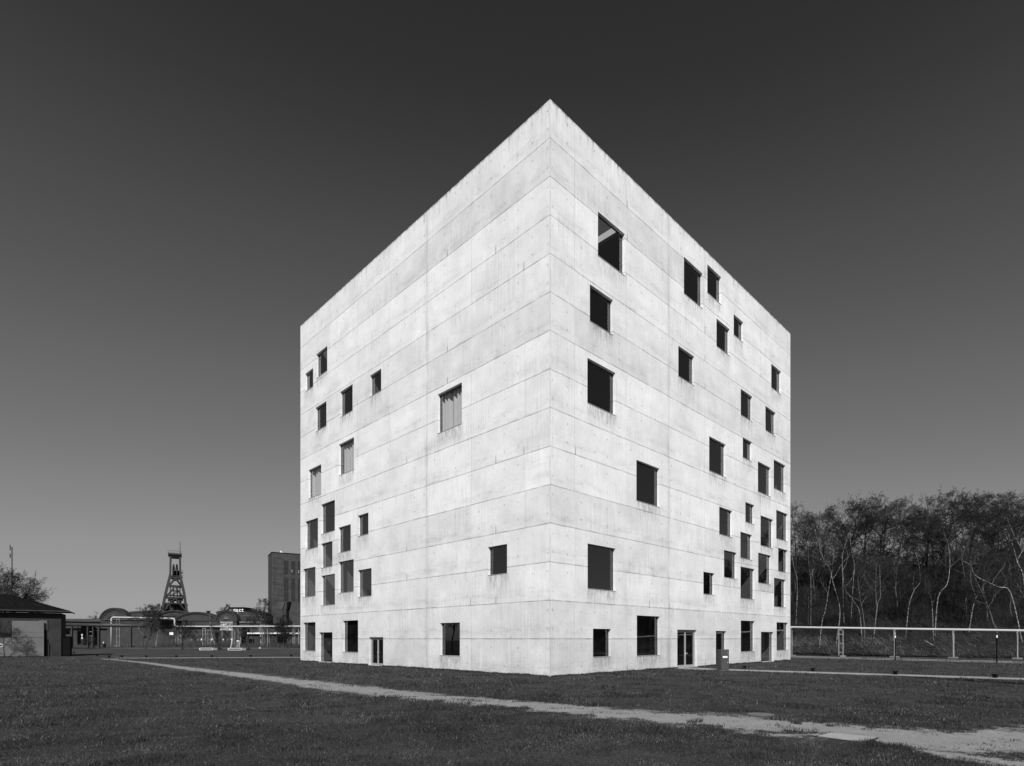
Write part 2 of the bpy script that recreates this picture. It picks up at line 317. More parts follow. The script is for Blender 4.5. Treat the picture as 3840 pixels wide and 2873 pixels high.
# ------------------------------------------------------------------ ground, paths, road
g = MB(); nx = 40
for i in range(nx):
    for j in range(nx):
        x0, x1 = -900 + i * 45, -900 + (i + 1) * 45; y0, y1 = -500 + j * 45, -500 + (j + 1) * 45
        g.quad((x0, y0, 0), (x1, y0, 0), (x1, y1, 0), (x0, y1, 0))
tag(g.build('ground', grass_ground()), kind='structure')
def strip(name, rows, m, z):
    """rows: list of ((x,y) far edge, (x,y) near edge), subdivided finely along and 8 across"""
    V, Fc, A = [], [], []; n = 9
    P = []
    for (a, b), (c, d) in zip(rows[:-1], rows[1:]):
        L = (Vector(a) - Vector(c)).length; k = max(1, int(L / .8))
        for i in range(k):
            s = i / k; P.append((Vector(a).lerp(Vector(c), s), Vector(b).lerp(Vector(d), s)))
    P.append((Vector(rows[-1][0]), Vector(rows[-1][1])))
    for a, b in P:
        mid = (a + b) / 2
        for j in range(n):
            v = -1 + 2 * j / (n - 1); q = mid + (b - mid) * v * 1.45; V.append((q.x, q.y, z)); A.append(v * 1.0)
    for i in range(len(P) - 1):
        for j in range(n - 1): Fc.append((i * n + j, i * n + j + 1, (i + 1) * n + j + 1, (i + 1) * n + j))
    o = np_mesh(name, V, Fc, m); at_ = o.data.attributes.new('across', 'FLOAT', 'POINT'); at_.data.foreach_set('value', np.array(A, np.float32))
    tag(o, kind='structure'); return o
PATH = [(380, 2470, 2472.5), (440, 2473.5, 2477), (556, 2484, 2490), (673, 2498, 2509), (817, 2514, 2527), (926, 2525, 2543), (1035, 2538, 2557), (1128, 2549, 2575), (1389, 2576, 2611), (1649, 2605, 2634),
        (1920, 2626, 2655), (2354, 2661, 2702), (2788, 2683, 2745), (3135, 2712, 2768), (3396, 2731, 2812), (3656, 2748, 2824), (3840, 2728, 2850), (4100, 2712, 2900)]
prow = [((gp(x, a).x, gp(x, a).y), (gp(x, b).x, gp(x, b).y)) for x, a, b in PATH]
strip('dirt_path', prow, M_DIRT, .004)
PATH2 = [(3420, 2806, 2822), (3600, 2826, 2850), (3840, 2850, 2900), (4150, 2876, 2960)]
strip('dirt_path', [((gp(x, a).x, gp(x, a).y), (gp(x, b).x, gp(x, b).y)) for x, a, b in PATH2], M_DIRT, .008)
def lane(name, p, q, w, m, z=.004):
    p, q = Vector(p), Vector(q); d = (q - p).normalized(); nrm = Vector((-d.y, d.x)) * w / 2
    return strip(name, [(tuple(p + nrm), tuple(p - nrm)), (tuple(q + nrm), tuple(q - nrm))], m, z)
a = gp(2740, 2512.5); b = gp(3840, 2546.5); dd = (b - a).normalized(); a2 = Vector((9.75, 43.9, 0)); e2 = b + dd * 25
nn = Vector((-dd.y, dd.x, 0)) * .95
strip('gravel_path', [((a2.x + .9, a2.y + .9), (a2.x - .9, a2.y - .9)), ((a.x + nn.x, a.y + nn.y), (a.x - nn.x, a.y - nn.y)), ((e2.x + nn.x, e2.y + nn.y), (e2.x - nn.x, e2.y - nn.y))], M_GRAVEL, .006)
a = gp(430, 2468.3); b = gp(1127, 2464.3); lane('footpath', (a.x, a.y), (b.x + 12, b.y + 1), 2.2, M_GRAVEL)
# road behind the lawn on the right, with pale kerbs
FD = Vector((.866, -.5, 0)); FN = Vector((.5, .866, 0)); P0 = Vector((35.87, 71.8, 0))
k0 = gp(2966, 2465); k1 = gp(3840, 2488); kd = (k1 - k0).normalized(); kn = Vector((-kd.y, kd.x, 0))
m = MB(); A_ = k0 - kd * 60; B_ = k1 + kd * 60
m.bar(A_ + Vector((0, 0, .0)), B_ + Vector((0, 0, .0)), .14, .1); tag(m.build('kerb', M_KERB), kind='structure')
m = MB(); m.quad(A_ + kn * .1 + Vector((0, 0, .006)), B_ + kn * .1 + Vector((0, 0, .006)), B_ + kn * 3.1 + Vector((0, 0, .006)), A_ + kn * 3.1 + Vector((0, 0, .006)))
tag(m.build('road', M_ASPH), kind='structure')
m = MB(); m.bar(A_ + kn * 3.2, B_ + kn * 3.2, .14, .14); tag(m.build('kerb', M_KERB), kind='structure')

# ------------------------------------------------------------------ the concrete cube
WR, WL, TOP, TH = 35.80, 35.33, 33.98, .30
ANG = math.atan2(.7224, .6917)
cube = empty('concrete_cube_building', (-.2664, 33.66, 0), ANG)
tag(cube, 'huge pale concrete cube with scattered square windows standing on the lawn', 'building')
S_, M_, B_S = 1.83, 2.35, 2.86
LW = [(29.27, 27.47, M_), (32.35, 26.92, S_), (19.37, 22.62, S_), (24.28, 22.34, M_), (29.44, 22.33, M_), (24.02, 17.10, B_S), (30.55, 16.10, B_S), (8.50, 17.10, B_S), (27.70, 12.22, B_S),
      (31.27, 11.09, B_S), (21.48, 11.12, S_), (24.63, 10.05, M_), (28.20, 8.97, M_), (31.83, 6.40, B_S), (24.08, 6.39, B_S), (20.95, 5.85, M_), (27.68, 5.40, B_S), (31.83, 1.04, B_S - .03),
      (28.20, .06, B_S - .06, 'full'), (23.28, 1.04, B_S - .03), (19.05, .05, 2.33, 'door'), (3.81, 6.38, S_ + .05), (8.73, 1.03, M_)]
RW = [(4.41, 26.88, B_S), (3.61, 22.35, M_), (3.37, 17.10, B_S), (14.88, 29.01, B_S), (18.52, 30.66, M_), (20.06, 26.84, M_), (23.17, 28.99, S_), (14.07, 22.33, M_), (31.07, 26.86, M_), (24.53, 22.33, M_),
      (29.73, 22.32, M_), (18.82, 16.11, B_S), (24.93, 18.61, S_), (28.06, 16.10, B_S), (31.65, 17.10, B_S), (20.54, 11.10, M_), (25.45, 12.86, S_), (28.64, 11.11, B_S), (32.25, 12.22, B_S), (24.46, 9.50, M_),
      (21.38, 7.52, M_), (28.13, 7.52, B_S), (32.73, 9.01, M_), (17.88, 5.88, S_), (24.49, 5.88, B_S), (31.72, 5.42, B_S), (24.54, 1.06, B_S - .03), (28.74, .05, B_S, 'full'), (32.34, 1.07, B_S - .03),
      (19.96, .05, S_, 'full', B_S), (13.92, .05, B_S + .04, 'door'), (3.39, 5.40, B_S), (3.92, 1.05, S_ + .01), (8.67, 1.02, B_S), (8.62, 11.86, B_S)]
def norm(w):
    kind = w[3] if len(w) > 3 else 'win'; h = w[4] if len(w) > 4 else w[2]
    return (w[0], w[0] + w[2], w[1], w[1] + h, kind)
LW = [norm(w) for w in LW]; RW = [norm(w) for w in RW]
V, Fc, UV, ST, MI = [], [], [], [], []
def facade(wins, W, right):
    uoff = 0.0 if right else 50.0
    def P(u, z, d): return (u, d, z) if right else (d, u, z)
    vid = {}
    def vert(u, z, d, uvu=None, uvz=None):
        V.append(P(u, z, d)); UV.append(((u if uvu is None else uvu) + uoff, z if uvz is None else uvz))
        s = 0.0
        for (a, b, c, e, k) in wins:
            if d < .01 and a - .15 < u < b + .15 and c - 1.3 < z < c + .01 and k != 'door':
                w = 1 - (c - z) / 1.3; w *= min(1, (u - a + .15) / .25) * min(1, (b + .15 - u) / .25); s = max(s, w)
        ST.append(s); return len(V) - 1
    def face(q):
        Fc.append(tuple(q) if right else tuple(reversed(q))); MI.append(1 if all(abs((V[k][1] if right else V[k][0]) - TH) < 1e-4 for k in q) else 0)
    def sheet(d, inner):
        us = {(.3 if inner else 0.0), W}; zs = {0.0 - .3, TOP}
        step = 3.0 if inner else .55
        k = 0.0
        while k < W: us.add(max(k, .3 if inner else 0)); k += step
        k = -.3
        while k < TOP: zs.add(k); k += step
        for w in wins: us |= {w[0], w[1]}; zs |= {w[2], w[3]}
        us = sorted(us); zs = sorted(zs)
        us = [u for i, u in enumerate(us) if i == 0 or u - us[i - 1] > 1e-5]; zs = [z for i, z in enumerate(zs) if i == 0 or z - zs[i - 1] > 1e-5]
        g = {}
        for i in range(len(us) - 1):
            for j in range(len(zs) - 1):
                mu, mz = (us[i] + us[i + 1]) / 2, (zs[j] + zs[j + 1]) / 2
                if any(w[0] < mu < w[1] and w[2] < mz < w[3] for w in wins): continue
                ids = []
                for a_, b_ in ((i, j), (i + 1, j), (i + 1, j + 1), (i, j + 1)):
                    if (a_, b_) not in g: g[(a_, b_)] = vert(us[a_], zs[b_], d)
                    ids.append(g[(a_, b_)])
                face(ids if not inner else ids[::-1])
    sheet(0.0, False); sheet(TH, True)
    for (u0, u1, z0, z1, k) in wins:
        c0 = [(u0, z0), (u1, z0), (u1, z1), (u0, z1)]
        for i in range(4):
            (ua, za), (ub, zb) = c0[i], c0[(i + 1) % 4]
            vert_h = abs(ua - ub) < 1e-6
            n = 1
            a_ = vert(ua, za, 0, ua, za); b_ = vert(ub, zb, 0, ub, zb)
            c_ = vert(ub, zb, TH, ub + (TH if vert_h else 0), zb + (0 if vert_h else .01)); d_ = vert(ua, za, TH, ua + (TH if vert_h else 0), za + (0 if vert_h else .01))
            for q in (a_, b_, c_, d_): ST[q] = 0.0
            face([a_, d_, c_, b_])
facade(RW, WR, True); facade(LW, WL, False)
# back walls, parapet top and foot closing the shell
def addq(pts, uv0=(20, 10)):
    n = len(V)
    for p in pts: V.append(p); UV.append((uv0[0] + p[0] + p[1], p[2])); ST.append(0.0)
    Fc.append((n, n + 1, n + 2, n + 3)); MI.append(1 if any(abs(p[0] - (X - TH)) < 1e-4 and p[2] < 1 for p in pts) and all(p[0] < X - .1 for p in pts) else 1 if all(p[1] < Y - .1 and p[1] > Y - .5 for p in pts) else 0)
X, Y = WR, WL
addq([(X, 0, -.3), (X, Y, -.3), (X, Y, TOP), (X, 0, TOP)]); addq([(X, Y, -.3), (0, Y, -.3), (0, Y, TOP), (X, Y, TOP)])
addq([(X - TH, TH, -.3), (X - TH, TH, TOP), (X - TH, Y - TH, TOP), (X - TH, Y - TH, -.3)]); addq([(X - TH, Y - TH, -.3), (X - TH, Y - TH, TOP), (TH, Y - TH, TOP), (TH, Y - TH, -.3)])
addq([(0, 0, TOP), (X, 0, TOP), (X - TH, TH, TOP), (TH, TH, TOP)]); addq([(X, 0, TOP), (X, Y, TOP), (X - TH, Y - TH, TOP), (X - TH, TH, TOP)])
addq([(X, Y, TOP), (0, Y, TOP), (TH, Y - TH, TOP), (X - TH, Y - TH, TOP)]); addq([(0, Y, TOP), (0, 0, TOP), (TH, TH, TOP), (TH, Y - TH, TOP)])
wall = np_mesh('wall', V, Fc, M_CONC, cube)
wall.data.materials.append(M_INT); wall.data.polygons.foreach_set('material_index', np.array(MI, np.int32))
uvl = wall.data.uv_layers.new(name='UVMap'); li = np.array(Fc).ravel(); uvl.data.foreach_set('uv', np.array(UV, np.float32)[li].ravel())
sa = wall.data.attributes.new('stain', 'FLOAT', 'POINT'); sa.data.foreach_set('value', np.array(ST, np.float32))
# floors, core, roof
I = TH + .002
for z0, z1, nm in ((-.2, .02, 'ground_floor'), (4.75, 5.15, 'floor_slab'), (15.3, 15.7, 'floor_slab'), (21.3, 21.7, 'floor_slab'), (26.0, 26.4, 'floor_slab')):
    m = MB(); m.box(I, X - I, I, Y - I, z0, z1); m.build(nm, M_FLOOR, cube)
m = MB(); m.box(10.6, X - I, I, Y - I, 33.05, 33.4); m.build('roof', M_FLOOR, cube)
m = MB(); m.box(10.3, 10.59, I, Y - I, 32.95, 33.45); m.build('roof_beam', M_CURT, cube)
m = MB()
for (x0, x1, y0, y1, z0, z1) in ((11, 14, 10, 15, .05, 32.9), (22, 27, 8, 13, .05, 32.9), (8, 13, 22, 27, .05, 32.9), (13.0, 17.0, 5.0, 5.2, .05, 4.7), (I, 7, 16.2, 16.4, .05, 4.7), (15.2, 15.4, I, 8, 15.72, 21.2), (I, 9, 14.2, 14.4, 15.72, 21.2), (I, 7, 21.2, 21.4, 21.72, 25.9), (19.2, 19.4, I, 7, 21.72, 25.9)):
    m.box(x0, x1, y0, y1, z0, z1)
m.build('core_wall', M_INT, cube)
# windows
GD = .225
def add_window(w, right, idx):
    u0, u1, z0, z1, kind = w
    def P(u, z, d): return (u, d, z) if right else (d, u, z)
    def bx(mb, ua, ub, za, zb, da, db):
        if right: mb.box(ua, ub, da, db, za, zb)
        else: mb.box(da, db, ua, ub, za, zb)
    e = .003
    if kind in ('win', 'full'):
        f = MB(); t = .045
        bx(f, u0 + e, u0 + t, z0 + e, z1 - e, GD - .02, GD + .05); bx(f, u1 - t, u1 - e, z0 + e, z1 - e, GD - .02, GD + .05)
        bx(f, u0 + t, u1 - t, z1 - t, z1 - e, GD - .02, GD + .05); bx(f, u0 + t, u1 - t, z0 + e, z0 + t, GD - .02, GD + .05)
        fo = f.build('window', M_FRAME, cube)
        s = MB(); bx(s, u0 + e, u1 - e, z0 + .002, z0 + .035, -.02 if kind == 'win' else .01, GD - .022); s.build('sill', M_SILL, fo)
        if idx in CURT and kind == 'win': curtain(w, right, fo, P)
        p = MB(); q = [P(u0 + t, z0 + t, GD), P(u1 - t, z0 + t, GD), P(u1 - t, z1 - t, GD), P(u0 + t, z1 - t, GD)]
        if not right: q = q[::-1]
        p.quad(*q); p.build('pane', M_GLASS, fo)
    else:
        f = MB(); t = .07
        bx(f, u0 + e, u0 + t, z0 + e, z1 - e, GD - .06, GD + .05); bx(f, u1 - t, u1 - e, z0 + e, z1 - e, GD - .06, GD + .05)
        bx(f, u0 + t, u1 - t, z1 - .12, z1 - e, GD - .06, GD + .05); bx(f, u0 + t, u1 - t, z0 + e, z0 + .04, GD - .12, GD + .05)
        fo = f.build('door_frame', M_ALU, cube)
        mid = (u0 + u1) / 2
        for a_, b_ in ((u0 + t + .004, mid - .004), (mid + .004, u1 - t - .004)):
            g = MB(); s = .085; zb, zt = z0 + .045, z1 - .125
            bx(g, a_, a_ + s, zb, zt, GD - .045, GD + .01); bx(g, b_ - s, b_, zb, zt, GD - .045, GD + .01)
            bx(g, a_ + s, b_ - s, zt - s, zt, GD - .045, GD + .01); bx(g, a_ + s, b_ - s, zb, zb + s * 1.3, GD - .045, GD + .01)
            d = g.build('door', M_ALU, cube)
            p = MB(); q = [P(a_ + s, zb + s, GD - .02), P(b_ - s, zb + s, GD - .02), P(b_ - s, zt - s, GD - .02), P(a_ + s, zt - s, GD - .02)]
            if not right: q = q[::-1]
            p.quad(*q); p.build('pane', M_GLASS, d)
            inner = a_ > mid if right else b_ < mid
            if inner:
                hu = a_ + s * .5 if right else b_ - s * .5; sg = 1 if right else -1
                h = MB(); bx(h, *sorted((hu - .02, hu + .02)), 1.0, 1.16, GD - .062, GD - .047); bx(h, *sorted((hu - .015, hu + .015)), 1.10, 1.13, GD - .11, GD - .062)
                bx(h, *sorted((hu - sg * .015, hu + sg * .16)), 1.10, 1.13, GD - .125, GD - .105); h.build('handle', M_WHITE, d)
def curtain(w, right, parent, P):
    u0, u1, z0, z1, _ = w; n = 150; rng = random.Random(int(u0 * 10)); ph = 0; pts = []
    for i in range(n + 1):
        s = i / n; u = u0 + .05 + (u1 - u0 - .1) * s; ph += .21 + .3 * mnoise.noise((s * 9, u0, 0)); d = GD + .22 + .095 * math.sin(ph) + .03 * math.sin(ph * .37 + 1)
        pts.append((u, d))
    V_, F_ = [], []
    for u, d in pts:
        V_ += [P(u, z0 + .03, d), P(u, z1 - .05, d)]
    for i in range(n): F_.append((2 * i, 2 * i + 2, 2 * i + 3, 2 * i + 1))
    np_mesh('curtain', V_, F_, M_CURT, parent, True)
CURT = {5, 6, 7}
for i, w in enumerate(LW): add_window(w, False, i)
CURT = set()
for i, w in enumerate(RW): add_window(w, True, i)

# ------------------------------------------------------------------ things near the cube
def mailbox():
    b = gp(2711, 2514.5); t = empty('mailbox_pillar', (b.x, b.y, 0), R(12)); h = 1.49
    tag(t, 'dark grey letterbox pillar with a white name plate on the gravel path', 'letterbox')
    m = MB(); m.box(-.30, .30, -.30, .30, 0, h - .012); bm = m.build('body', M_CORT, t)
    m = MB(); m.box(-.305, .305, -.305, .305, h - .012, h); m.build('lid', M_CORT2, t)
    m = MB(); m.box(-.28, .28, -.306, -.301, .08, 1.16); m.box(-.28, .28, -.306, -.301, 1.175, 1.46); m.build('front_panel', M_CORT, t)
    m = MB(); m.box(-.18, .18, -.316, -.307, .905, 1.025); p = m.build('name_plate', M_SIGN, t)
    m = MB(); m.box(-.15, .15, -.3175, -.3165, .955, .968); m.build('engraved_line', M_ALU, p)
    m = MB(); m.tube([(.17, -.302, .58), (.17, -.33, .58)], .02, 10); m.build('lock', M_WHITE, t)
    m = MB(); m.tube([(.19, -.302, 1.27), (.19, -.325, 1.27)], .012, 8); m.build('lock', M_WHITE, t)
    m = MB(); m.box(-.46, .46, -.42, .44, -.05, .028); m.build('footing', M_BASE, t)
mailbox()
def chair():
    u, d = 29.9, 1.55; c, s = math.cos(ANG), math.sin(ANG); base = Vector((-.2664 + d * c - u * s, 33.66 + d * s + u * c, .025))
    t = empty('shell_chair', base, R(200)); tag(t, 'dark bucket chair on thin wire legs behind the full-height glass of the cube', 'chair')
    V_, F_ = [], []; n, r = 18, 9
    for i in range(r + 1):
        for k in range(n):
            a_ = 2 * math.pi * k / n; q = i / r; rad = .30 * (q ** .8); back = max(0, math.sin(a_)) ; z = .42 + .02 * q + (q ** 3) * (.10 + .30 * back ** 1.5)
            V_.append((rad * math.cos(a_) * 1.05, rad * math.sin(a_) * .95, z))
    for i in range(r):
        for k in range(n): F_.append((i * n + k, i * n + (k + 1) % n, (i + 1) * n + (k + 1) % n, (i + 1) * n + k))
    o = np_mesh('seat_shell', V_, F_, M_STEELD, t, True); md = o.modifiers.new('thickness', 'SOLIDIFY'); md.thickness = .012
    for x, y in ((-1, -1), (1, -1), (1, 1), (-1, 1)):
        m = MB(); m.tube([(x * .12, y * .10, .41), (x * .24, y * .22, 0)], .008, 6); m.tube([(x * .02, y * .12, .41), (x * .24, y * .22, 0)], .006, 6); m.build('leg', M_STEELB, t)
chair()
LAMP = None
def lamp_post():
    t = empty('lamp_post'); m = MB(); m.tube([(0, 0, 0), (0, 0, 2.3)], .055, 12); m.tube([(0, 0, 0), (0, 0, .05)], .1, 12); m.build('post', M_STEELB, t)
    m = MB(); m.tube([(0, 0, 2.34), (0, 0, 2.58)], .06, 12); m.build('lamp_head', M_SIGN, t)
    m = MB(); m.tube([(0, 0, 2.58), (0, 0, 2.61)], .065, 12); m.tube([(0, 0, 2.3), (0, 0, 2.34)], .065, 12); m.build('lamp_cap', M_STEELB, t)
    return t
lp = lamp_post(); register(lp)
for i, (px, py, l) in enumerate(((3738, 2488, 'slim black white-headed lamp post at the kerb near the right edge of the lawn'), (3357, 2475.5, 'slim black white-headed lamp post in front of the second pipe support from the cube'))):
    o = lp if i == 0 else copy_tree(lp); p = gp(px, py); o.location = (p.x, p.y, 0); tag(o, l, 'lamp post', 'lamp posts along the back kerb')
def ground_light():
    t = empty('ground_light'); m = MB(); m.tube([(0, 0, 0), (0, 0, .09)], .13, 14); m.build('base', M_STEELB, t)
    m = MB(); m.tube([(0, 0, .09), (0, 0, .13), (0, 0, .17)], [.06, .1, .17], 14); m.tube([(0, 0, .17), (0, 0, .22)], .17, 14); m.build('lamp_head', M_STEELB, t)
    m = MB(); m.tube([(-.1, -.13, .06), (-.1, -.15, .19)], .012, 6); m.tube([(.1, -.13, .06), (.1, -.15, .19)], .012, 6); m.build('bracket', M_STEELD, t); return t
gl = ground_light(); register(gl)
GL = [(2791, 2507, 'black ground spotlight beside the gravel path just right of the letterbox pillar'), (3048, 2517, 'black ground spotlight beyond the gravel path, second from the letterbox pillar'), (3357, 2529, 'black ground spotlight beyond the gravel path, third from the letterbox pillar'),
      (3731, 2541, 'black ground spotlight beyond the gravel path, nearest the right edge'), (277, 2449, 'small dark ground light on the shaded lawn right beside the black shed'), (364, 2459, 'small dark ground light on the lawn, second from the black shed'), (409, 2464, 'small dark ground light on the lawn, third from the black shed'),
      (457, 2464, 'small dark ground light beyond the narrow footpath, fourth from the black shed'), (548, 2464, 'small dark ground light beyond the narrow footpath, below the left trees'), (661, 2464, 'small dark ground light beyond the narrow footpath, below the headframe'),
      (794, 2463.5, 'small dark ground light beyond the narrow footpath, below the left hollow bench'), (940, 2462.5, 'small dark ground light beyond the narrow footpath, below the right hollow bench'), (1092, 2461, 'small dark ground light beyond the narrow footpath, nearest the left corner of the cube')]
for i, (px, py, l) in enumerate(GL):
    o = gl if i == 0 else copy_tree(gl); p = gp(px, py + 1); o.location = (p.x, p.y, 0); o.rotation_euler = (0, 0, i * .9); tag(o, l, 'ground light', 'ground lights along the paths')
# flat covers in the dirt path
c4 = [gp(3066.5, 2763.3), gp(3235.5, 2785.5), gp(3285, 2768.5), gp(3114, 2751)]
m = MB(); cc = sum(c4, Vector()) / 4; v = [(p.x - cc.x, p.y - cc.y, z) for z in (-.05, .026) for p in c4]
m.add(v, [(3, 2, 1, 0), (4, 5, 6, 7), (0, 1, 5, 4), (1, 2, 6, 5), (2, 3, 7, 6), (3, 0, 4, 7)])
sl = empty('concrete_cover', (cc.x, cc.y, 0)); m.build('cover_plate', M_SLAB, sl); tag(sl, 'flat rectangular concrete cover slab set in the dirt path at the lower right', 'cover slab')
m = MB(); v = []
for sc, z in ((1.0, .012), (1.14, .012), (1.14, -.05), (1.0, -.05)): v += [(p.x - cc.x, p.y - cc.y, z) for p in [cc + (q - cc) * sc for q in c4]]
m.add([(a, b, c) for a, b, c in v], [(i, (i + 1) % 4, 4 + (i + 1) % 4, 4 + i) for i in range(4)]); m.build('frame', M_ASPH, sl)
p = gp(2853, 2681); mh = empty('manhole_cover', (p.x, p.y, 0)); tag(mh, 'round manhole cover lying in the grass at the far edge of the dirt path', 'manhole cover')
m = MB(); m.tube([(0, 0, -.05), (0, 0, .02)], .38, 40); m.build('lid', M_MAN, mh)
m = MB(); m.tube([(0, 0, -.05), (0, 0, .012)], .50, 40); m.build('rim', M_ASPH, mh)

# ------------------------------------------------------------------ pipeline right of the cube
def support_frame(name, parent, loc, ang, h, w=.55, rungs=3, r=.045, foot=.5, brace=False, double=False, m_=None):
    m = MB(); c, s = math.cos(ang), math.sin(ang); P = lambda x, y, z: (loc[0] + x * c - y * s, loc[1] + x * s + y * c, loc[2] + z); m_ = m_ or M_POST
    rows = (-.3, .3) if double else (0,)
    for yy in rows:
        for x in (-w / 2, w / 2): m.bar(P(x, yy, .1), P(x, yy, h), r * 2.2)
        for k in range(rungs): z = h * (k + .5) / rungs; m.bar(P(-w / 2, yy, z), P(w / 2, yy, z), r * 1.4)
    m.bar(P(-w / 2 - .12, 0, h), P(w / 2 + .12, 0, h), r * 2.6 if not double else .5, .12)
    if brace: m.bar(P(-w / 2 - .4, 0, h - .05), P(-w / 2, 0, h * .5), r * 1.3)
    o = m.build(name, m_, parent)
    b = MB(); a_ = foot + w / 2; v = [P(x, y, z) for z in (-.1, .17) for x, y in ((-a_, -.45), (a_, -.45), (a_, .45), (-a_, .45))]
    b.add(v, [(3, 2, 1, 0), (4, 5, 6, 7), (0, 1, 5, 4), (1, 2, 6, 5), (2, 3, 7, 6), (3, 0, 4, 7)]); b.build('footing', M_BASE, o); return o
pl = empty('pipeline', (35.87, 71.8, 0)); tag(pl, 'pale insulated pipe on galvanised posts running along the wooded slope right of the cube', 'pipeline')
a_, b_ = 5.033, 2.904; pts = []; rad = []
for k in range(-5, 8):
    pts.append((a_ * k, -b_ * k, 3.58 + .03 - .15 * k)); rad.append(.135)
m = MB(); m.tube(pts, rad, 18); m.build('pipe', M_PIPE, pl, True)
m = MB()
for k in np.arange(-3.2, 7, 1.05): m.tube([(a_ * k, -b_ * k, 3.61 - .15 * k), (a_ * (k + .012), -b_ * (k + .012), 3.61 - .15 * (k + .012))], .145, 16)
m.build('pipe_collar', M_PIPE, pl, True)
for k in range(-3, 7):
    hh = 3.61 - .15 * k - .13 - .1; an = math.atan2(-b_, a_) + (R(35) if k == 0 else R(78))
    support_frame('support', pl, (a_ * k, -b_ * k, 0), an, hh, .56 if k <= 0 else .5, 3, .045, .12, k > 0)
    m = MB(); m.box(a_ * k - .12, a_ * k + .12, -b_ * k - .12, -b_ * k + .12, hh + .06, hh + .13); m.build('saddle', M_POST, pl)

# ------------------------------------------------------------------ wooded slope
def hill_z(a, b):
    t = np.clip((b - 3.6) / 33.0, 0, 1); z = 15.0 * t ** .9 * (1.2 - .2 * t)
    e = np.clip((a + 42) / 14.0, 0, 1); z = z * e * e * (3 - 2 * e)
    return z + (fbm(a * .14 + 9, b * .14 + 3, 3) - .5) * 2.2 * np.clip((b - 4) / 8, 0, 1)
GA, GB = np.meshgrid(np.arange(-60, 110, 1.0), np.concatenate([np.arange(3.4, 45, .8), np.arange(46, 90, 4.0)]), indexing='ij')
HZ = hill_z(GA, GB) + np.where(GB > 3.5, (vnoise(GA * 1.1, GB * 1.1) - .5) * .5, 0); HZ[:, 0] = -.05
HX = P0.x + FD.x * GA + FN.x * GB; HYY = P0.y + FD.y * GA + FN.y * GB
na, nb = GA.shape; idx = np.arange(na * nb).reshape(na, nb)
hill = np_mesh('hill', np.stack([HX.ravel(), HYY.ravel(), HZ.ravel()], 1), np.stack([idx[:-1, :-1].ravel(), idx[1:, :-1].ravel(), idx[1:, 1:].ravel(), idx[:-1, 1:].ravel()], 1), M_SLOPE, None, True)
tag(hill, kind='structure')
def hp(a, b): 
    q = P0 + FD * a + FN * b; return Vector((q.x, q.y, float(hill_z(np.array(float(a)), np.array(float(b)))) ))

# ------------------------------------------------------------------ trees
def tree_mesh(seed, H, r0, bare=.35, spread=1.0, lean=(0, 0), wob=.12, n1=10, counts=(7, 7, 5), flat=.0, droop=0.0, tw=.012, birch=False, upright=0.0):
    rng = random.Random(seed); T = MB(); C = MB()
    def path(p, d, L, n, wobble, trop):
        pts = [p.copy()]; d = d.normalized()
        for i in range(n):
            d = (d + Vector((rng.gauss(0, wobble), rng.gauss(0, wobble), rng.gauss(0, wobble * .6) + trop))).normalized(); p = p + d * (L / n); pts.append(p.copy())
        return pts, d
    def lerp_path(pts, s):
        x = s * (len(pts) - 1); i = min(int(x), len(pts) - 2); return pts[i].lerp(pts[i + 1], x - i), (pts[i + 1] - pts[i]).normalized()
    env = (lean[0] * H * .6, lean[1] * H * .6, H * (.5 + bare * .42), H * .36 * spread, H * (.98 - .5 - bare * .42))
    def out(p): return ((p.x - env[0]) / env[3]) ** 2 + ((p.y - env[1]) / env[3]) ** 2 + ((p.z - env[2]) / env[4]) ** 2
    def grow(pts, L, r, level):
        if level > len(counts): return
        cnt = counts[level - 1]
        for k in range(cnt):
            s = .25 + .75 * (k + rng.random()) / cnt; p, d = lerp_path(pts, min(s, .99)); ax = d.orthogonal().normalized(); ax.rotate(Matrix.Rotation(rng.uniform(0, 6.283), 3, d))
            ang = R(rng.uniform(28, 62)); nd = (d * math.cos(ang) + ax * math.sin(ang)); nd.z += upright * .3
            l2 = L * rng.uniform(.42, .68) * (1.1 - .4 * s); rr = max(tw * .7, r * .5 * (1 - .4 * s))
            last = level == len(counts)
            if level > 1 and out(p + nd.normalized() * l2) > 1.05: l2 *= .5
            q, _ = path(p, nd, l2, 2 if last else 3, .14, (.05 if level < 2 else 0) - droop * (level >= 2) * .5)
            (C if level >= 2 else T).tube(q, [rr * (1 - .75 * i / (len(q) - 1)) for i in range(len(q))], 3 if level >= 2 else 4, False)
            grow(q, l2, rr, level + 1)
    d0 = Vector((lean[0], lean[1], 1)).normalized(); tp, _ = path(Vector((0, 0, -.3)), d0, H * .93, 9, wob, .10 if not birch else .04)
    rs = [r0 * (1.25 if i == 0 else 1) * (1 - .82 * (i / 9) ** 1.1) for i in range(10)]; T.tube(tp, rs, 8, False)
    for k in range(n1):
        s = bare + (1 - bare) * (k + rng.random() * .8) / n1; s = min(s, .98); p, d = lerp_path(tp, s); ax = d.orthogonal().normalized(); ax.rotate(Matrix.Rotation(k * 2.4 + rng.uniform(-.5, .5), 3, d))
        ang = R(rng.uniform(35, 65) * (1 - upright * .5)); nd = d * math.cos(ang) + ax * math.sin(ang); prof = (1 - flat) * (1.15 - s) + flat * (.35 + .3 * s)
        l1 = H * .46 * spread * (prof + .12) * rng.uniform(.8, 1.2)
        while out(p + nd.normalized() * l1) > 1.1 and l1 > .6: l1 *= .9
        l1 = l1; r1 = rs[min(9, int(s * 9))] * .5
        q, _ = path(p, nd, l1, 5, .16, .07 - droop * .05); T.tube(q, [r1 * (1 - .8 * i / 5) + tw * .5 for i in range(6)], 5, False)
        grow(q, l1, r1, 1)
    return T, C
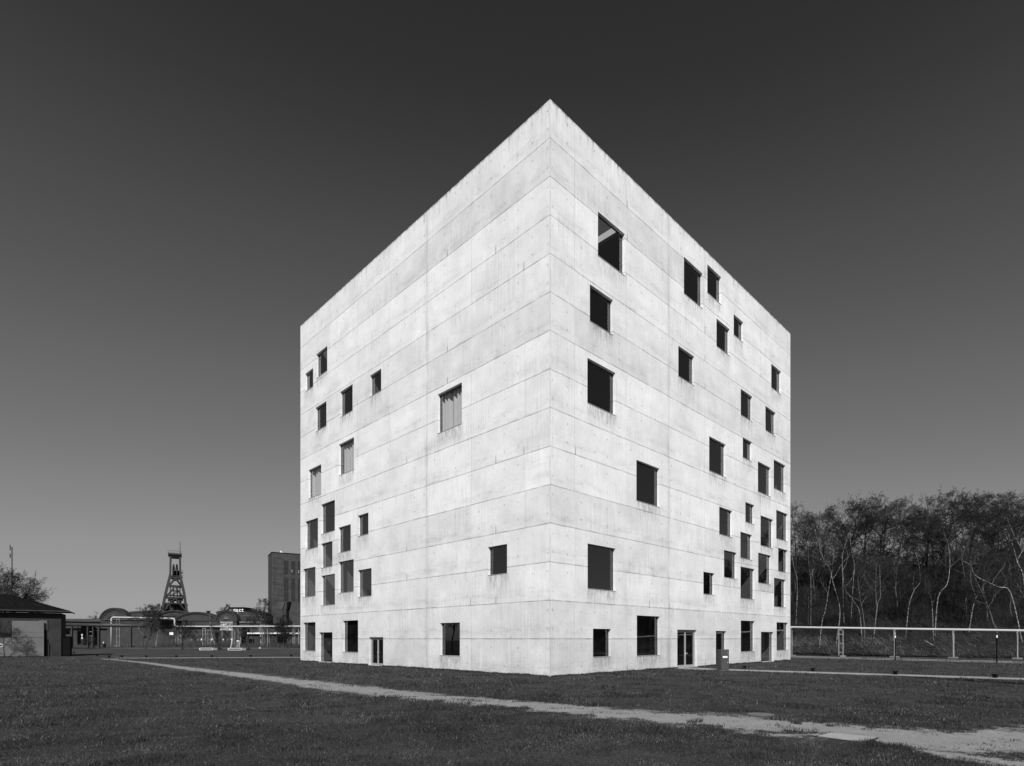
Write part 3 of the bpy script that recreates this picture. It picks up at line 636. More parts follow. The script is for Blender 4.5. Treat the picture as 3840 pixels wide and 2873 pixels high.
def make_tree(name, T, C, mt, mc):
    t = empty(name); T.build('trunk', mt, t, True); C.build('crown', mc, t); register(t); return t
protos = []
for sd_, H, kw in ((1, 13, dict(flat=.75, bare=.42, wob=.09)), (2, 12, dict(flat=.6, bare=.38, wob=.11)), (3, 14, dict(flat=.8, bare=.5, wob=.08, n1=9)), (4, 11, dict(flat=.5, bare=.3, wob=.12)), (5, 12.5, dict(flat=.7, bare=.45, wob=.1, spread=1.15)), (6, 9, dict(flat=.4, bare=.2, wob=.13, n1=9))):
    T, C = tree_mesh(sd_, H, .15, counts=(6, 6, 6, 4), tw=.015, **kw); protos.append((T, C, H))
PR = []
for i, (T, C, H) in enumerate(protos):
    t = make_tree('bare_tree', T, C, M_TREE if i % 2 else M_TREE3, M_TWIG if i % 2 else M_TWIG2); PR.append(t)
rng = random.Random(77); used = set(); spots = []
# a row of named crowns on the skyline (pixel column, distance behind the foot of the slope, height), then the rest scattered behind and between
def spot_at(px, b):
    """a along the foot such that the point projects to column px"""
    k = (px - CX) / F; Q = P0 + FN * b; a = (k * Q.y - Q.x) / (FD.x - k * FD.y); return a
TALL = [(2995, 20, 1899), (3025, 14, 1925), (3060, 18, 1940), (3150, 17, 1888), (3205, 24, 1880), (3238, 19, 1900), (3293, 22, 1864), (3330, 18, 1895), (3362, 23, 1886), (3392, 17, 1915), (3425, 21, 1946), (3470, 20, 1905), (3512, 22, 1866),
        (3555, 17, 1870), (3585, 24, 1844), (3632, 20, 1846), (3675, 18, 1888), (3705, 23, 1856), (3742, 20, 1852), (3780, 16, 1905), (3832, 22, 1878), (3880, 18, 1870), (3950, 22, 1850)]
for px, b, ty in TALL:
    a_ = spot_at(px, b); q = hp(a_, b); k = len(spots); H_ = protos[k % 6][2] * .97; ztop = EYE + (HY - ty) * q.y / F; spots.append((a_, b, (ztop - q.z + .2) / H_))
for i in range(150):
    for _ in range(40):
        a_, b_ = rng.uniform(-22, 62), 6.5 + 25 * rng.random() ** 1.1
        if all((a_ - x) ** 2 + (b_ - y) ** 2 > 2.2 for x, y, s in spots): break
    spots.append((a_, b_, rng.uniform(.45, .78) * (1 if b_ < 20 else .8)))
for i in range(80):
    for _ in range(40):
        a_, b_ = rng.uniform(-20, 52), rng.uniform(17, 33)
        if all((a_ - x) ** 2 + (b_ - y) ** 2 > 1.6 for x, y, s in spots): break
    spots.append((a_, b_, rng.uniform(.42, .62)))
for i, (a_, b_, s) in enumerate(spots):
    k = i % len(PR); o = PR[k] if k not in used else copy_tree(PR[k]); used.add(k)
    p = hp(a_, b_); o.location = p - Vector((0, 0, .2)); o.rotation_euler = (rng.gauss(0, .05), rng.gauss(0, .05), rng.uniform(0, 6.28)); o.scale = (s,) * 3
    tag(o, 'bare dark twiggy tree in the wood on the slope right of the cube', 'tree', 'bare trees of the wood on the slope')
# pale birches leaning out of the slope (bent trunks drawn from their course)
def birch(name, course, r, label, seed, group='white birches on the slope', depth=None):
    """course: list of (px,py) from foot to tip at distances following the slope"""
    pts = []
    for px, py, Yd in course: pts.append(at(px, py, Yd))
    base = pts[0]; t = empty(name, base); loc = [p - base for p in pts]
    loc[0] = loc[0] + Vector((0, 0, -.4))
    # smooth
    P_ = []
    for i in range(len(loc) - 1):
        p0, p1, p2, p3 = loc[max(i - 1, 0)], loc[i], loc[i + 1], loc[min(i + 2, len(loc) - 1)]
        for k in range(4):
            u = k / 4; P_.append(.5 * ((2 * p1) + (p2 - p0) * u + (2 * p0 - 5 * p1 + 4 * p2 - p3) * u * u + (3 * p1 - p0 - 3 * p2 + p3) * u ** 3))
    P_.append(loc[-1]); n = len(P_); m = MB(); m.tube(P_, [r * (1 - .7 * i / n) for i in range(n)], 7, False); m.build('trunk', M_BIRCH, t, True)
    rg = random.Random(seed); C = MB(); W = MB()
    i0 = int(n * rg.uniform(.35, .6)); sg = 1 if P_[min(n - 1, i0 + 4)].x < P_[i0].x else -1; fk = [P_[i0]]; d = Vector((sg * .55, -.1, 1)).normalized()
    for i in range(6): d = (d + Vector((rg.gauss(0, .26), rg.gauss(0, .2), .08))).normalized(); fk.append(fk[-1] + d * loc[-1].length * rg.uniform(.03, .055))
    m = MB(); m.tube(fk, [r * .6 * (1 - .75 * i / 6) for i in range(7)], 6, False); m.build('trunk_fork', M_BIRCH if seed % 3 else M_TREE3, t, True)
    for k in range(10):
        s = rg.uniform(.4, 1); p = P_[min(n - 1, int(s * n))]; d = Vector((rg.gauss(0, 1), rg.gauss(0, .8), rg.uniform(.3, 1.6))).normalized(); L = rg.uniform(1.2, 2.6); q = [p]
        for i in range(4): d = (d + Vector((rg.gauss(0, .2), rg.gauss(0, .2), .05))).normalized(); q.append(q[-1] + d * L / 4)
        W.tube(q, [.016, .013, .010, .007, .004], 4, False)
        for j in range(26):
            x = rg.uniform(.2, 1) * 4; i = min(3, int(x)); pp = q[i].lerp(q[i + 1], x - i); dd_ = Vector((rg.gauss(0, 1), rg.gauss(0, 1), rg.uniform(-.6, .9))).normalized(); l = rg.uniform(.3, .8)
            C.tube([pp, pp + dd_ * l * .5, pp + dd_ * l + Vector((0, 0, -.1))], [.009, .007, .004], 3, False)
    W.build('branch', M_TREE2, t); C.build('crown', M_TWIG, t); tag(t, label, 'tree', group); return t
def Zb(px, b): a = spot_at(px, b); q = P0 + FD * a + FN * b; return q.y
def hb(px, b):
    a = spot_at(px, b); q = hp(a, b); return HY - (q.z - EYE) * F / q.y
def course(foot_px, b, rel):
    """foot column and depth; rel = [(px,py)...] upper points; the trunk comes slightly forward"""
    Y = Zb(foot_px, b); out = [(foot_px, hb(foot_px, b) + 2, Y)]
    for i, (x, y) in enumerate(rel): out.append((x, y, Y - .35 * (i + 1)))
    return out
BI = [(3071, 5.0, [(3083, 2330), (3095, 2290), (3108, 2210), (3120, 2140), (3128, 2060)], .10, 'spotted white birch leaning right just behind the first pipe support'),
      (3134, 6.0, [(3150, 2290), (3125, 2190), (3110, 2130), (3085, 2090), (3065, 2020), (3052, 1975)], .12, 'tallest bent white birch behind the pipe, curving left near the cube'),
      (3233, 6.5, [(3224, 2300), (3205, 2260), (3168, 2205), (3160, 2130), (3157, 2070)], .10, 'white birch with an S-shaped trunk between the first two pipe supports'),
      (3275, 7.0, [(3290, 2270), (3301, 2240), (3300, 2170), (3298, 2118)], .10, 'short white birch with a forked tip, left of the second pipe support'),
      (3395, 7.5, [(3408, 2275), (3428, 2215), (3450, 2182), (3446, 2120), (3432, 2070)], .10, 'white birch zigzagging upward between the second and third pipe supports'),
      (3500, 6.5, [(3497, 2300), (3490, 2240), (3480, 2222)], .09, 'short white birch stem, the left one of a pair near the third pipe support'),
      (3505, 7.5, [(3518, 2240), (3552, 2190), (3562, 2110), (3555, 2040), (3540, 2000)], .12, 'tall white birch leaning right then upright, behind the third pipe support'),
      (3628, 7.0, [(3648, 2280), (3658, 2238), (3642, 2190), (3640, 2130)], .10, 'white birch left of the fourth pipe support with a kinked stem'),
      (3604, 8.5, [(3622, 2250), (3634, 2212)], .08, 'short pale birch stem leaning right, right of the third pipe support'),
      (3835, 6.5, [(3790, 2225), (3740, 2200), (3660, 2160), (3640, 2120), (3612, 2105)], .12, 'white birch stem leaning far to the left at the right edge of the picture'),
      (3848, 7.5, [(3840, 2180), (3815, 2110), (3802, 2060), (3780, 2000)], .16, 'thick white birch trunk at the right edge of the picture'),
      (3860, 8.5, [(3850, 2100), (3830, 2060), (3790, 1980), (3775, 1940)], .12, 'upper pale birch limb slanting left at the right edge of the picture'),
      (2983, 9.0, [(2990, 2190), (2978, 2130), (2968, 2075)], .09, 'pale birch stem closest to the right corner of the cube'),
      (3040, 9.5, [(3041, 2180), (3036, 2140), (3030, 2080)], .07, 'thin straight birch stem between the cube and the first pipe support'),
      (3166, 9.0, [(3160, 2180), (3158, 2120), (3164, 2060), (3190, 1990)], .08, 'thin pale birch rising behind the S-shaped one'),
      (3190, 11.0, [(3200, 2180), (3204, 2120), (3190, 2050), (3190, 1985)], .09, 'upright birch high on the slope between the first two pipe supports')]
for i, (fx, b, rel, r, l) in enumerate(BI): birch('birch_tree', course(fx, b, rel), r * .56, l, i)
# fallen stem and brush
q = hp(spot_at(3490, 4.6), 4.6); t = empty('fallen_branch', (q.x, q.y, 0)); m = MB(); m.tube([(-.8, 0, q.z + 1.3), (.2, .1, q.z + .75), (1.1, 0, q.z + .2)], [.05, .06, .04], 7); m.build('stem', M_BIRCH, t); tag(t, 'pale broken branch lying slanted in the brush between the second and third pipe supports', 'fallen branch')
def brush():
    rs = np.random.RandomState(3); n = 150000
    a = rs.uniform(-22, 70, n); b = 3.5 + 30 * rs.rand(n) ** 1.9; keep = fbm(a * .22, b * .3, 3) + .25 * (b < 7) > rs.rand(n) * .75 + .12; a, b = a[keep], b[keep]; n = len(a)
    z = hill_z(a, b); base = np.stack([P0.x + FD.x * a + FN.x * b, P0.y + FD.y * a + FN.y * b, z - .05], 1)
    L = rs.uniform(.4, 1.9, n) * (.6 + .9 * fbm(a * .5 + 4, b * .5, 2)) * (1 + 1.2 * (b > 14) * rs.rand(n)); L = L * np.where(b < 7, .55, 1.0); th = rs.uniform(0, 6.283, n); sl = rs.uniform(.15, 2.4, n); cu = rs.uniform(.0, .9, n)
    d = np.stack([np.cos(th) * sl, np.sin(th) * sl, np.ones(n)], 1); d /= np.linalg.norm(d, axis=1)[:, None]
    mid = base + d * (L * .55)[:, None]; tip = mid + (d * np.array([1.3, 1.3, .7]) + np.stack([np.cos(th), np.sin(th), -cu * 1.2], 1) * cu[:, None]) * (L * .5)[:, None]
    w = rs.uniform(.008, .02, n)[:, None]; sd_ = np.stack([np.ones(n), np.zeros(n), np.zeros(n)], 1) * w + np.stack([np.zeros(n), np.zeros(n), np.ones(n)], 1) * w * .5
    V = np.stack([base - sd_, base + sd_, mid + sd_ * .7, mid - sd_ * .7, tip, tip + sd_ * .3], 1).reshape(-1, 3); i = np.arange(n) * 6
    Fq = np.concatenate([np.stack([i, i + 1, i + 2, i + 3], 1), np.stack([i + 3, i + 2, i + 5, i + 4], 1)])
    o = np_mesh('undergrowth', V, Fq, blade_mat()); tone = rs.uniform(.012, .05, n) * (.5 + 1.0 * fbm(a * .3, b * .3 + 8, 2)); tone = np.where(b < 7.5, tone * 1.7, tone); tone = np.where((rs.rand(n) < .08 + .9 * np.clip(fbm(a * .35 + 9, b * .5, 3) - .44, 0, 1) * 6) & (b < 7.0), rs.uniform(.07, .26, n), tone)
    at_ = o.data.attributes.new('tone', 'FLOAT', 'POINT'); at_.data.foreach_set('value', np.repeat(tone, 6).astype(np.float32))
    tag(o, 'tangled dry brush and grass covering the slope behind the pipe', 'undergrowth', kind='stuff')
brush()
def thicket():
    rs = np.random.RandomState(9); n = 150000; a = rs.uniform(-24, 72, n); b = 5.0 + 30 * rs.rand(n) ** .8
    keep = fbm(a * .3 + 50, b * .3, 4) > rs.rand(n) * .5 + .22; a, b = a[keep], b[keep]; n = len(a); z = hill_z(a, b)
    base = np.stack([P0.x + FD.x * a + FN.x * b, P0.y + FD.y * a + FN.y * b, z - .1], 1); hmax = 1.2 + 4.6 * fbm(a * .35, b * .35 + 70, 3) * np.clip((b - 3) / 7, .3, 1)
    base[:, 2] += hmax * rs.rand(n) ** 1.3 * .8; L = rs.uniform(.5, 1.6, n); th = rs.uniform(0, 6.283, n); sl = rs.uniform(.1, 1.5, n)
    d = np.stack([np.cos(th) * sl, np.sin(th) * sl, np.ones(n)], 1); d /= np.linalg.norm(d, axis=1)[:, None]; t2 = th + rs.normal(0, .8, n)
    mid = base + d * (L * .5)[:, None]; tip = mid + (d + .5 * np.stack([np.cos(t2), np.sin(t2), rs.normal(0, .5, n)], 1)) * (L * .5)[:, None]
    w = rs.uniform(.006, .014, n)[:, None]; sv = np.stack([np.ones(n), np.zeros(n), rs.normal(0, .6, n)], 1) * w
    V = np.stack([base - sv, base + sv, mid + sv * .7, mid - sv * .7, tip, tip + sv * .3], 1).reshape(-1, 3); i = np.arange(n) * 6
    o = np_mesh('thicket', V, np.concatenate([np.stack([i, i + 1, i + 2, i + 3], 1), np.stack([i + 3, i + 2, i + 5, i + 4], 1)]), blade_mat())
    tone = rs.uniform(.008, .04, n) * (.5 + 1.1 * fbm(a * .3, b * .3 + 8, 2)); at_ = o.data.attributes.new('tone', 'FLOAT', 'POINT'); at_.data.foreach_set('value', np.repeat(tone, 6).astype(np.float32))
    tag(o, 'dense dark thicket of bare twigs between the trees of the slope', 'thicket', kind='stuff')
thicket()

# ------------------------------------------------------------------ brick garage at the left edge
def garage():
    Y0 = 74.0; b = at(229, 2461, Y0); RZ = R(36); t = empty('brick_garage', (b.x, Y0, 0), RZ); tag(t, 'low dark brick outbuilding with a hipped tiled roof at the left edge', 'outbuilding')
    cr_, sr_ = math.cos(RZ), math.sin(RZ)
    def XZ(px, py):      # front plane: local x and height of a pixel
        k = (px - CX) / F; tt = (b.x - Y0 * k) / (cr_ - k * sr_); return -tt, EYE + (HY - py) * (Y0 - tt * sr_) / F
    X = lambda px: XZ(px, 0)[0]
    zt = 5.55; W = 22; Dp = 6.0
    m = MB(); m.box(-W, 0, 0, Dp, -.2, zt); m.build('wall', M_BRICK2, t)
    m = MB(); ov = .8; ze = 5.8; z1 = 7.95; xr = .8
    v = [(-W - ov, -ov, ze), (xr, -ov, ze), (xr, Dp + ov, ze), (-W - ov, Dp + ov, ze), (-5.6, Dp / 2, z1), (-W + 5, Dp / 2, z1)]
    m.add(v, [(0, 1, 4, 5), (1, 2, 4), (2, 3, 5, 4), (3, 0, 5), (3, 2, 1, 0)]); rf = m.build('roof', M_ROOF, t)
    m = MB(); m.bar((-W - ov, -ov - .05, ze - .02), (xr + .05, -ov - .05, ze - .02), .12, .12); m.bar((xr + .05, -ov, ze - .02), (xr + .05, Dp + ov, ze - .02), .12, .12); m.build('gutter', M_DPIPE, rf)
    m = MB()
    for i in range(14): s = i / 14; p = Vector(v[1]).lerp(Vector(v[4]), s); q = Vector(v[1]).lerp(Vector(v[4]), s + .06); m.tube([p, q], [.12, .09], 6)
    m.build('ridge_tiles', M_ROOF, rf)
    m = MB(); (xa, za), (xb, zb) = XZ(142, 2365), XZ(181, 2322); m.box(xa, xb, -.05, .02, za, zb); w = m.build('window', M_FRAME, t); m = MB(); m.box(xa + .12, xb - .12, -.07, -.052, za + .15, zb - .18); m.build('pane', M_PANEL, w)
    m = MB(); m.box(X(168), X(181), -.06, .02, .05, XZ(175, 2398)[1]); m.build('door', M_STEELB, t)
    m = MB(); m.tube([(X(183.5), -.09, 0), (X(183.5), -.09, XZ(183, 2412)[1])], .045, 8); m.build('drainpipe', M_DPIPE, t)
    h = empty('panel_hoarding', (b.x, Y0, 0), RZ); tag(h, 'smooth grey panel hoarding with a round emblem in front of the brick outbuilding', 'hoarding')
    for (xa, xb, ya, yb) in ((47, 166, 2329, 2370.5), (47, 166, 2371.5, 2390.5), (47, 106.5, 2391.5, 2462), (107.5, 166, 2391.5, 2461), (-40, 46, 2391.5, 2462), (-130, -41, 2391.5, 2462)):
        (x0, _), (x1, _) = XZ(xa, 0), XZ(xb, 0); zb = max(.04, XZ(xa, yb)[1]); za = XZ((xa + xb) / 2, ya)[1]
        m = MB(); m.box(x0, x1, -.40, -.32, zb, za); m.build('panel', M_PANEL, h)
    ex, ez = XZ(3, 2421)
    m = MB(); m.tube([(ex, -.43, ez), (ex, -.403, ez)], .14, 20); m.build('emblem', M_STEELD, h)
    em = MB(); pts = [(ex + .30 * math.cos(a), -.42, ez + .17 * math.sin(a)) for a in np.linspace(0, 6.283, 25)]; em.tube(pts, .04, 6); em.build('emblem_ring', M_SIGN, h)
    p = at(231, 2461, 73.6); s = empty('black_shed', (p.x, p.y, 0), RZ); tag(s, 'black box-shaped shed standing against the right end of the brick outbuilding', 'shed')
    m = MB(); m.box(0, .95, 0, 1.0, 0, 2.52); m.build('body', M_DARK, s); m = MB(); m.box(-.03, .98, -.03, 1.03, 2.52, 2.56); m.build('roof', M_STEELB, s)
    m = MB(); m.box(.1, .85, -.02, -.003, .1, 2.4); m.build('door', M_STEELB, s)
garage()

# ------------------------------------------------------------------ far industrial site on the left
class Site:      # local frame for a thing standing at distance Y
    def __init__(s, name, px, Y, label, cat, group=None):
        s.Y = Y; s.x0 = (px - CX) * Y / F; s.o = empty(name, (s.x0, Y, 0)); tag(s.o, label, cat, group)
    def x(s, px, dy=0): return (px - CX) * (s.Y + dy) / F - s.x0
    def z(s, py, dy=0): return max(-.2, EYE + (HY - py) * (s.Y + dy) / F)
def arc_pts(s, x0, x1, ytop, yspring, n=20, dy=0, grow=0.0):
    xa, xb, zt, zs_ = s.x(x0, dy), s.x(x1, dy), s.z(ytop, dy), s.z(yspring, dy); cx = (xa + xb) / 2; hw = (xb - xa) / 2; h = zt - zs_; out = []
    if h >= hw * .98:
        for i in range(n + 1): t = math.pi * (1 - i / n); out.append((cx + (hw + grow) * math.cos(t), zs_ + (h + grow) * math.sin(t)))
    else:
        r = (hw * hw + h * h) / (2 * h); a0 = math.asin(hw / r)
        for i in range(n + 1): t = -a0 + 2 * a0 * i / n; out.append((cx + (r + grow) * math.sin(t), zt - r + (r + grow) * math.cos(t)))
    return out
def vault_hall(name, label, px0, px1, ytop, yspring, Y, depth, rims=((0.0, .5),), wall_y=2430, m=None, eye=None, ym=None):
    s = Site(name, (px0 + px1) / 2, Y, label, 'hall'); m_ = m or M_BRICK
    arc = arc_pts(s, px0, px1, ytop, yspring); prof = [(arc[0][0], -.2)] + arc + [(arc[-1][0], -.2)]
    mb = MB(); mb.disc_prism(prof, 0, depth); mb.build('wall', m_, s.o)
    top = arc_pts(s, px0, px1, ytop, yspring, grow=.45); n = len(arc); mb = MB(); v = [(x, -.5, z) for x, z in top] + [(x, depth + .3, z) for x, z in top] + [(x, -.5, z) for x, z in arc] + [(x, depth + .3, z) for x, z in arc]
    f = []
    for i in range(n - 1): f += [(i, i + 1, n + i + 1, n + i), (2 * n + i, 2 * n + i + 1, i + 1, i), (3 * n + i, n + i, n + i + 1, 3 * n + i + 1)]
    f += [(0, n, 3 * n, 2 * n), (n - 1, 2 * n + n - 1, 3 * n + n - 1, n + n - 1)]; mb.add(v, f); rf = mb.build('roof', M_HEAD, s.o)
    for gr, th in rims:
        a = arc_pts(s, px0, px1, ytop, yspring, grow=-gr); b = arc_pts(s, px0, px1, ytop, yspring, grow=-gr - th * .5); mb = MB()
        for i in range(len(a) - 1):
            q = [(a[i][0], -.22, a[i][1]), (a[i + 1][0], -.22, a[i + 1][1]), (b[i + 1][0], -.22, b[i + 1][1]), (b[i][0], -.22, b[i][1])]; mb.quad(*q)
            mb.quad((b[i][0], -.22, b[i][1]), (b[i + 1][0], -.22, b[i + 1][1]), (b[i + 1][0], 0, b[i + 1][1]), (b[i][0], 0, b[i][1]))
        mb.build('gable_cornice', M_BRICK2, s.o)
    if yspring:
        mb = MB(); mb.box(arc[0][0] - .2, arc[-1][0] + .2, -.35, -.002, s.z(yspring + 1), s.z(yspring - 1)); mb.build('string_course', M_ROOFG, s.o)
    if eye:
        ex0, ex1, ey0, ey1 = eye; a = arc_pts(s, ex0, ex1, ey0, ey1, 12); mb = MB(); mb.disc_prism(a, -.06, -.004); w = mb.build('window', M_WIN, s.o)
        mb = MB(); cx = (a[0][0] + a[-1][0]) / 2; zs_ = a[0][1]
        for x, z in a[1:-1:2]: mb.bar((cx, -.1, zs_), (x, -.1, z), .1)
        mb.build('glazing_bars', M_POST, w)
    return s
h1 = vault_hall('brick_hall', 'dark brick hall with a semicircular gable and fan window behind the dark pipe bridge', 378, 480, 2284, 2323, 205, 1.6, ((.0, 1.2), (2.2, .5)), eye=(416, 441, 2304, 2313))
def annex(name, label, rects, Y, extra=None, cat='hall', m=None):
    s = Site(name, (rects[0][0] + rects[0][1]) / 2, Y, label, cat)
    for i, (x0, x1, y0, y1, dep) in enumerate(rects):
        mb = MB(); mb.box(s.x(x0), s.x(x1), i * .5, i * .5 + dep, s.z(y1), s.z(y0)); mb.build('wall' if i == 0 else 'annex_wall', m or M_BRICK, s.o)
    return s
s = annex('long_shed', 'long low dark shed with a flat grey roof seen behind the dark pipe bridge', [(120, 392, 2330, 2430, 20)], 215)
m = MB(); m.box(s.x(110), s.x(398), -1.2, 20.8, s.z(2330), s.z(2321)); m.build('roof', M_ROOFG, s.o)
for px in (268, 290, 310, 345, 372): m = MB(); m.box(s.x(px), s.x(px + 5), -.6, -.01, -.1, s.z(2352)); m.build('column', M_BRICK2, s.o)
for x0, x1, y0, y1 in ((235, 262, 2360, 2378), (295, 325, 2366, 2418), (328, 344, 2366, 2418), (350, 370, 2366, 2418)): m = MB(); m.box(s.x(x0), s.x(x1), -.08, -.003, s.z(y1), s.z(y0)); m.build('opening', M_DARK, s.o)
# hall behind with long curved roof, then the vaulted gables
s = Site('curved_roof_hall', 560, 250, 'long dark hall with a shallow curved roof rising behind the trees left of the headframe', 'hall')
pr = [(s.x(x), s.z(y)) for x, y in ((466, 2299), (500, 2295), (545, 2292), (590, 2292), (625, 2295))]; m = MB(); m.disc_prism([(pr[0][0], -.2)] + pr + [(pr[-1][0], -.2)], 0, 30); m.build('wall', M_BRICK, s.o)
m = MB()
for p, q in zip(pr[:-1], pr[1:]): m.quad((p[0], -.4, p[1] + .3), (q[0], -.4, q[1] + .3), (q[0], 31, q[1] + .3), (p[0], 31, p[1] + .3)); m.quad((p[0], -.4, p[1] - .3), (q[0], -.4, q[1] - .3), (q[0], -.4, q[1] + .3), (p[0], -.4, p[1] + .3))
m.build('roof', M_ROOFG, s.o)
m = MB(); m.box(s.x(470), s.x(622), -.2, -.002, s.z(2325), s.z(2322)); m.build('string_course', M_ROOFG, s.o)
vault_hall('vaulted_hall', 'dark hall with a pale ribbed barrel roof directly below the headframe', 596, 716, 2293, 2309, 225, 3, ((.0, .5), (1.2, .5), (2.4, .4)))
s = vault_hall('vaulted_hall', 'dark hall with a shallow arched gable and a round roof ventilator', 652, 822, 2299, 2327, 212, 3, ((.0, .8),))
m = MB(); cx = s.x(757); zt = s.z(2299); m.tube([(cx, 4, zt - .5), (cx, 4, zt + .45)], .6, 16); m.tube([(cx, 4, zt + .45), (cx, 4, zt + .75), (cx, 4, zt + .95)], [.35, .7, .95], 16); m.build('roof_ventilator', M_STEELB, s.o)
for k in range(4):
    m = MB(); x = 668 + k * 38; m.box(s.x(x), s.x(x + 28), -.08, -.003, s.z(2350), s.z(2340)); m.build('blind_panel', M_BRICK2, s.o)
s = vault_hall('brick_hall', 'dark brick hall with a semicircular gable above a large white picture board', 813, 888, 2293, 2330, 200, 1.6, ((.0, 1.0), (2.6, .5)), eye=(836, 864, 2310, 2321))
# big hall with lettered parapet
s = Site('parapet_hall', 890, 228, 'large dark hall with a stepped parapet carrying pale lettering', 'hall')
pr = [(s.x(x), s.z(y)) for x, y in ((812, 2300), (835, 2292), (861, 2287.5), (861.2, 2280.5), (915, 2280.5), (915.2, 2288), (945, 2294), (978, 2305), (978.1, 2336), (1010, 2338))]
m = MB(); m.disc_prism([(pr[0][0], -.2)] + pr + [(pr[-1][0], -.2)], 0, 10); m.build('wall', M_BRICK, s.o)
m = MB()
for p, q in zip(pr[:-1], pr[1:]):
    if abs(p[0] - q[0]) < .1: continue
    m.quad((p[0], -.4, p[1]), (q[0], -.4, q[1]), (q[0], -.4, q[1] + .35), (p[0], -.4, p[1] + .35)); m.quad((p[0], -.4, p[1] + .35), (q[0], -.4, q[1] + .35), (q[0], 11, q[1] + .35), (p[0], 11, p[1] + .35))
m.build('roof_edge', M_ROOF, s.o)
for i, ch in enumerate('pact'):
    text_part(ch, 2.1, .06, M_SIGN, s.o, (s.x(876.5 + i * 10.2), -.2, s.z(2294.2)), (R(90), 0, 0))
for x0, x1, y0, y1 in ((863, 866, 2286, 2297), (869, 871.5, 2289, 2298), (883, 884.3, 2283, 2305), (892.5, 893.8, 2288, 2302)): m = MB(); m.box(s.x(x0), s.x(x1), -.3, -.24, s.z(y1), s.z(y0)); m.build('sign_rod', M_PIPE, s.o)
m = MB(); m.box(s.x(905), s.x(980), -.3, -.003, s.z(2311), s.z(2310)); m.build('string_course', M_POST, s.o)
for k in range(3): m = MB(); a = arc_pts(s, 922 + k * 24, 940 + k * 24, 2316, 2330, 10); m.disc_prism(a, -.1, -.004); m.build('window', M_WIN, s.o)
m = MB(); m.box(s.x(889), s.x(980), -.5, -.003, s.z(2335), s.z(2332)); m.build('eaves_strip', M_POST, s.o)
# low buildings in front of it
s = annex('low_workshop', 'low dark workshop with a bright white fascia right of the slanting chute', [(935, 1140, 2372, 2428, 14)], 188)
m = MB(); m.box(s.x(933), s.x(1140), -1.0, 14, s.z(2377.5), s.z(2372.5)); m.build('fascia', M_SIGN, s.o)
m = MB(); m.box(s.x(940), s.x(1140), -.4, 13, s.z(2372.4), s.z(2358)); m.build('roof', M_ROOFG, s.o)
for x0, x1, y0, y1, mt in ((975, 990, 2380, 2420, M_DARK), (945, 972, 2380, 2420, M_BRICK2), (1004, 1030, 2380, 2415, M_BRICK2), (1040, 1075, 2384, 2420, M_DARK)): m = MB(); m.box(s.x(x0), s.x(x1), -.08, -.003, s.z(y1), s.z(y0)); m.build('bay', mt, s.o)
s = annex('long_workshop', 'long dark workshop behind the pipeline below the arched halls', [(596, 930, 2353, 2428, 10)], 197)
m = MB(); m.box(s.x(594), s.x(932), -.8, 10.5, s.z(2353), s.z(2350.5)); m.build('roof', M_ROOF, s.o)
m = MB(); m.box(s.x(700), s.x(812), -.3, -.003, s.z(2378), s.z(2376.8)); m.box(s.x(700), s.x(812), -.3, -.003, s.z(2382.5), s.z(2381)); m.build('wall_trim', M_POST, s.o)
for i, px in enumerate((756, 795, 838)):
    m = MB(); cx, cz = s.x(px), s.z(2398); m.tube([(cx, -.1, cz + .14), (cx, -.02, cz + .14)], .19, 16); m.tube([(cx, -.1, cz - .14), (cx, -.02, cz - .14)], .21, 16); m.build('round_sign', M_SIGN, s.o)
for px in (718, 741, 825, 852): m = MB(); m.box(s.x(px), s.x(px + 3), -.15, -.003, s.z(2400.5), s.z(2399.3)); m.build('wall_lamp', M_SIGN, s.o)
s = annex('brick_wall_block', 'plain dark brick block behind the tall white pipe', [(392, 600, 2326, 2430, 12)], 200.5)
m = MB(); m.box(s.x(390), s.x(602), -.5, 12.4, s.z(2326), s.z(2323.5)); m.build('roof_edge', M_ROOFG, s.o)
# picture board
def board():
    s = Site('picture_board', 850, 186, 'large white board with a dark tree picture mounted behind the pipeline', 'billboard')
    t = NT('tree_picture'); p = t.obj(); n = t.noise(p, .9, 6, .75); n2 = t.noise(p, 2.4, 5, .8); sp = t.n('ShaderNodeSeparateXYZ'); t.t.links.new(p, sp.inputs[0])
    mask = t.M('MULTIPLY', t.ss(n2, .44, .5), t.ss(t.M('ABSOLUTE', t.M('SUBTRACT', sp.outputs[2], 6.5)), 1.5, .8)); c = t.lin(mask, 0, 1, .5, .05)
    mt = t.done(t.pbsdf(c, .6)); m = MB(); m.box(s.x(826), s.x(874), -.1, .1, s.z(2364), s.z(2332)); m.build('panel', mt, s.o)
    for px in (832, 868): m = MB(); m.bar((s.x(px), .2, -.1), (s.x(px), .2, s.z(2334)), .15); m.build('post', M_POST, s.o)
board()
def chute():
    s = Site('slanting_chute', 900, 182, 'dark slanting steel chute beside the picture board', 'chute')
    m = MB(); v = [(s.x(889), s.z(2357)), (s.x(913), s.z(2388)), (s.x(917), s.z(2384)), (s.x(917), s.z(2354)), (s.x(893), s.z(2352))]; m.disc_prism(v, -1.5, 1.5); m.build('hopper', M_BRICK2, s.o)
    m = MB(); m.box(s.x(889), s.x(906), 0, 2.5, 0, s.z(2362)); m.build('dark_bay', M_DARK, s.o)
    for px in (909.5,): m = MB(); m.bar((s.x(px), -1, -.1), (s.x(px), -1, s.z(2386)), .22); m.build('post', M_POST, s.o)
chute()

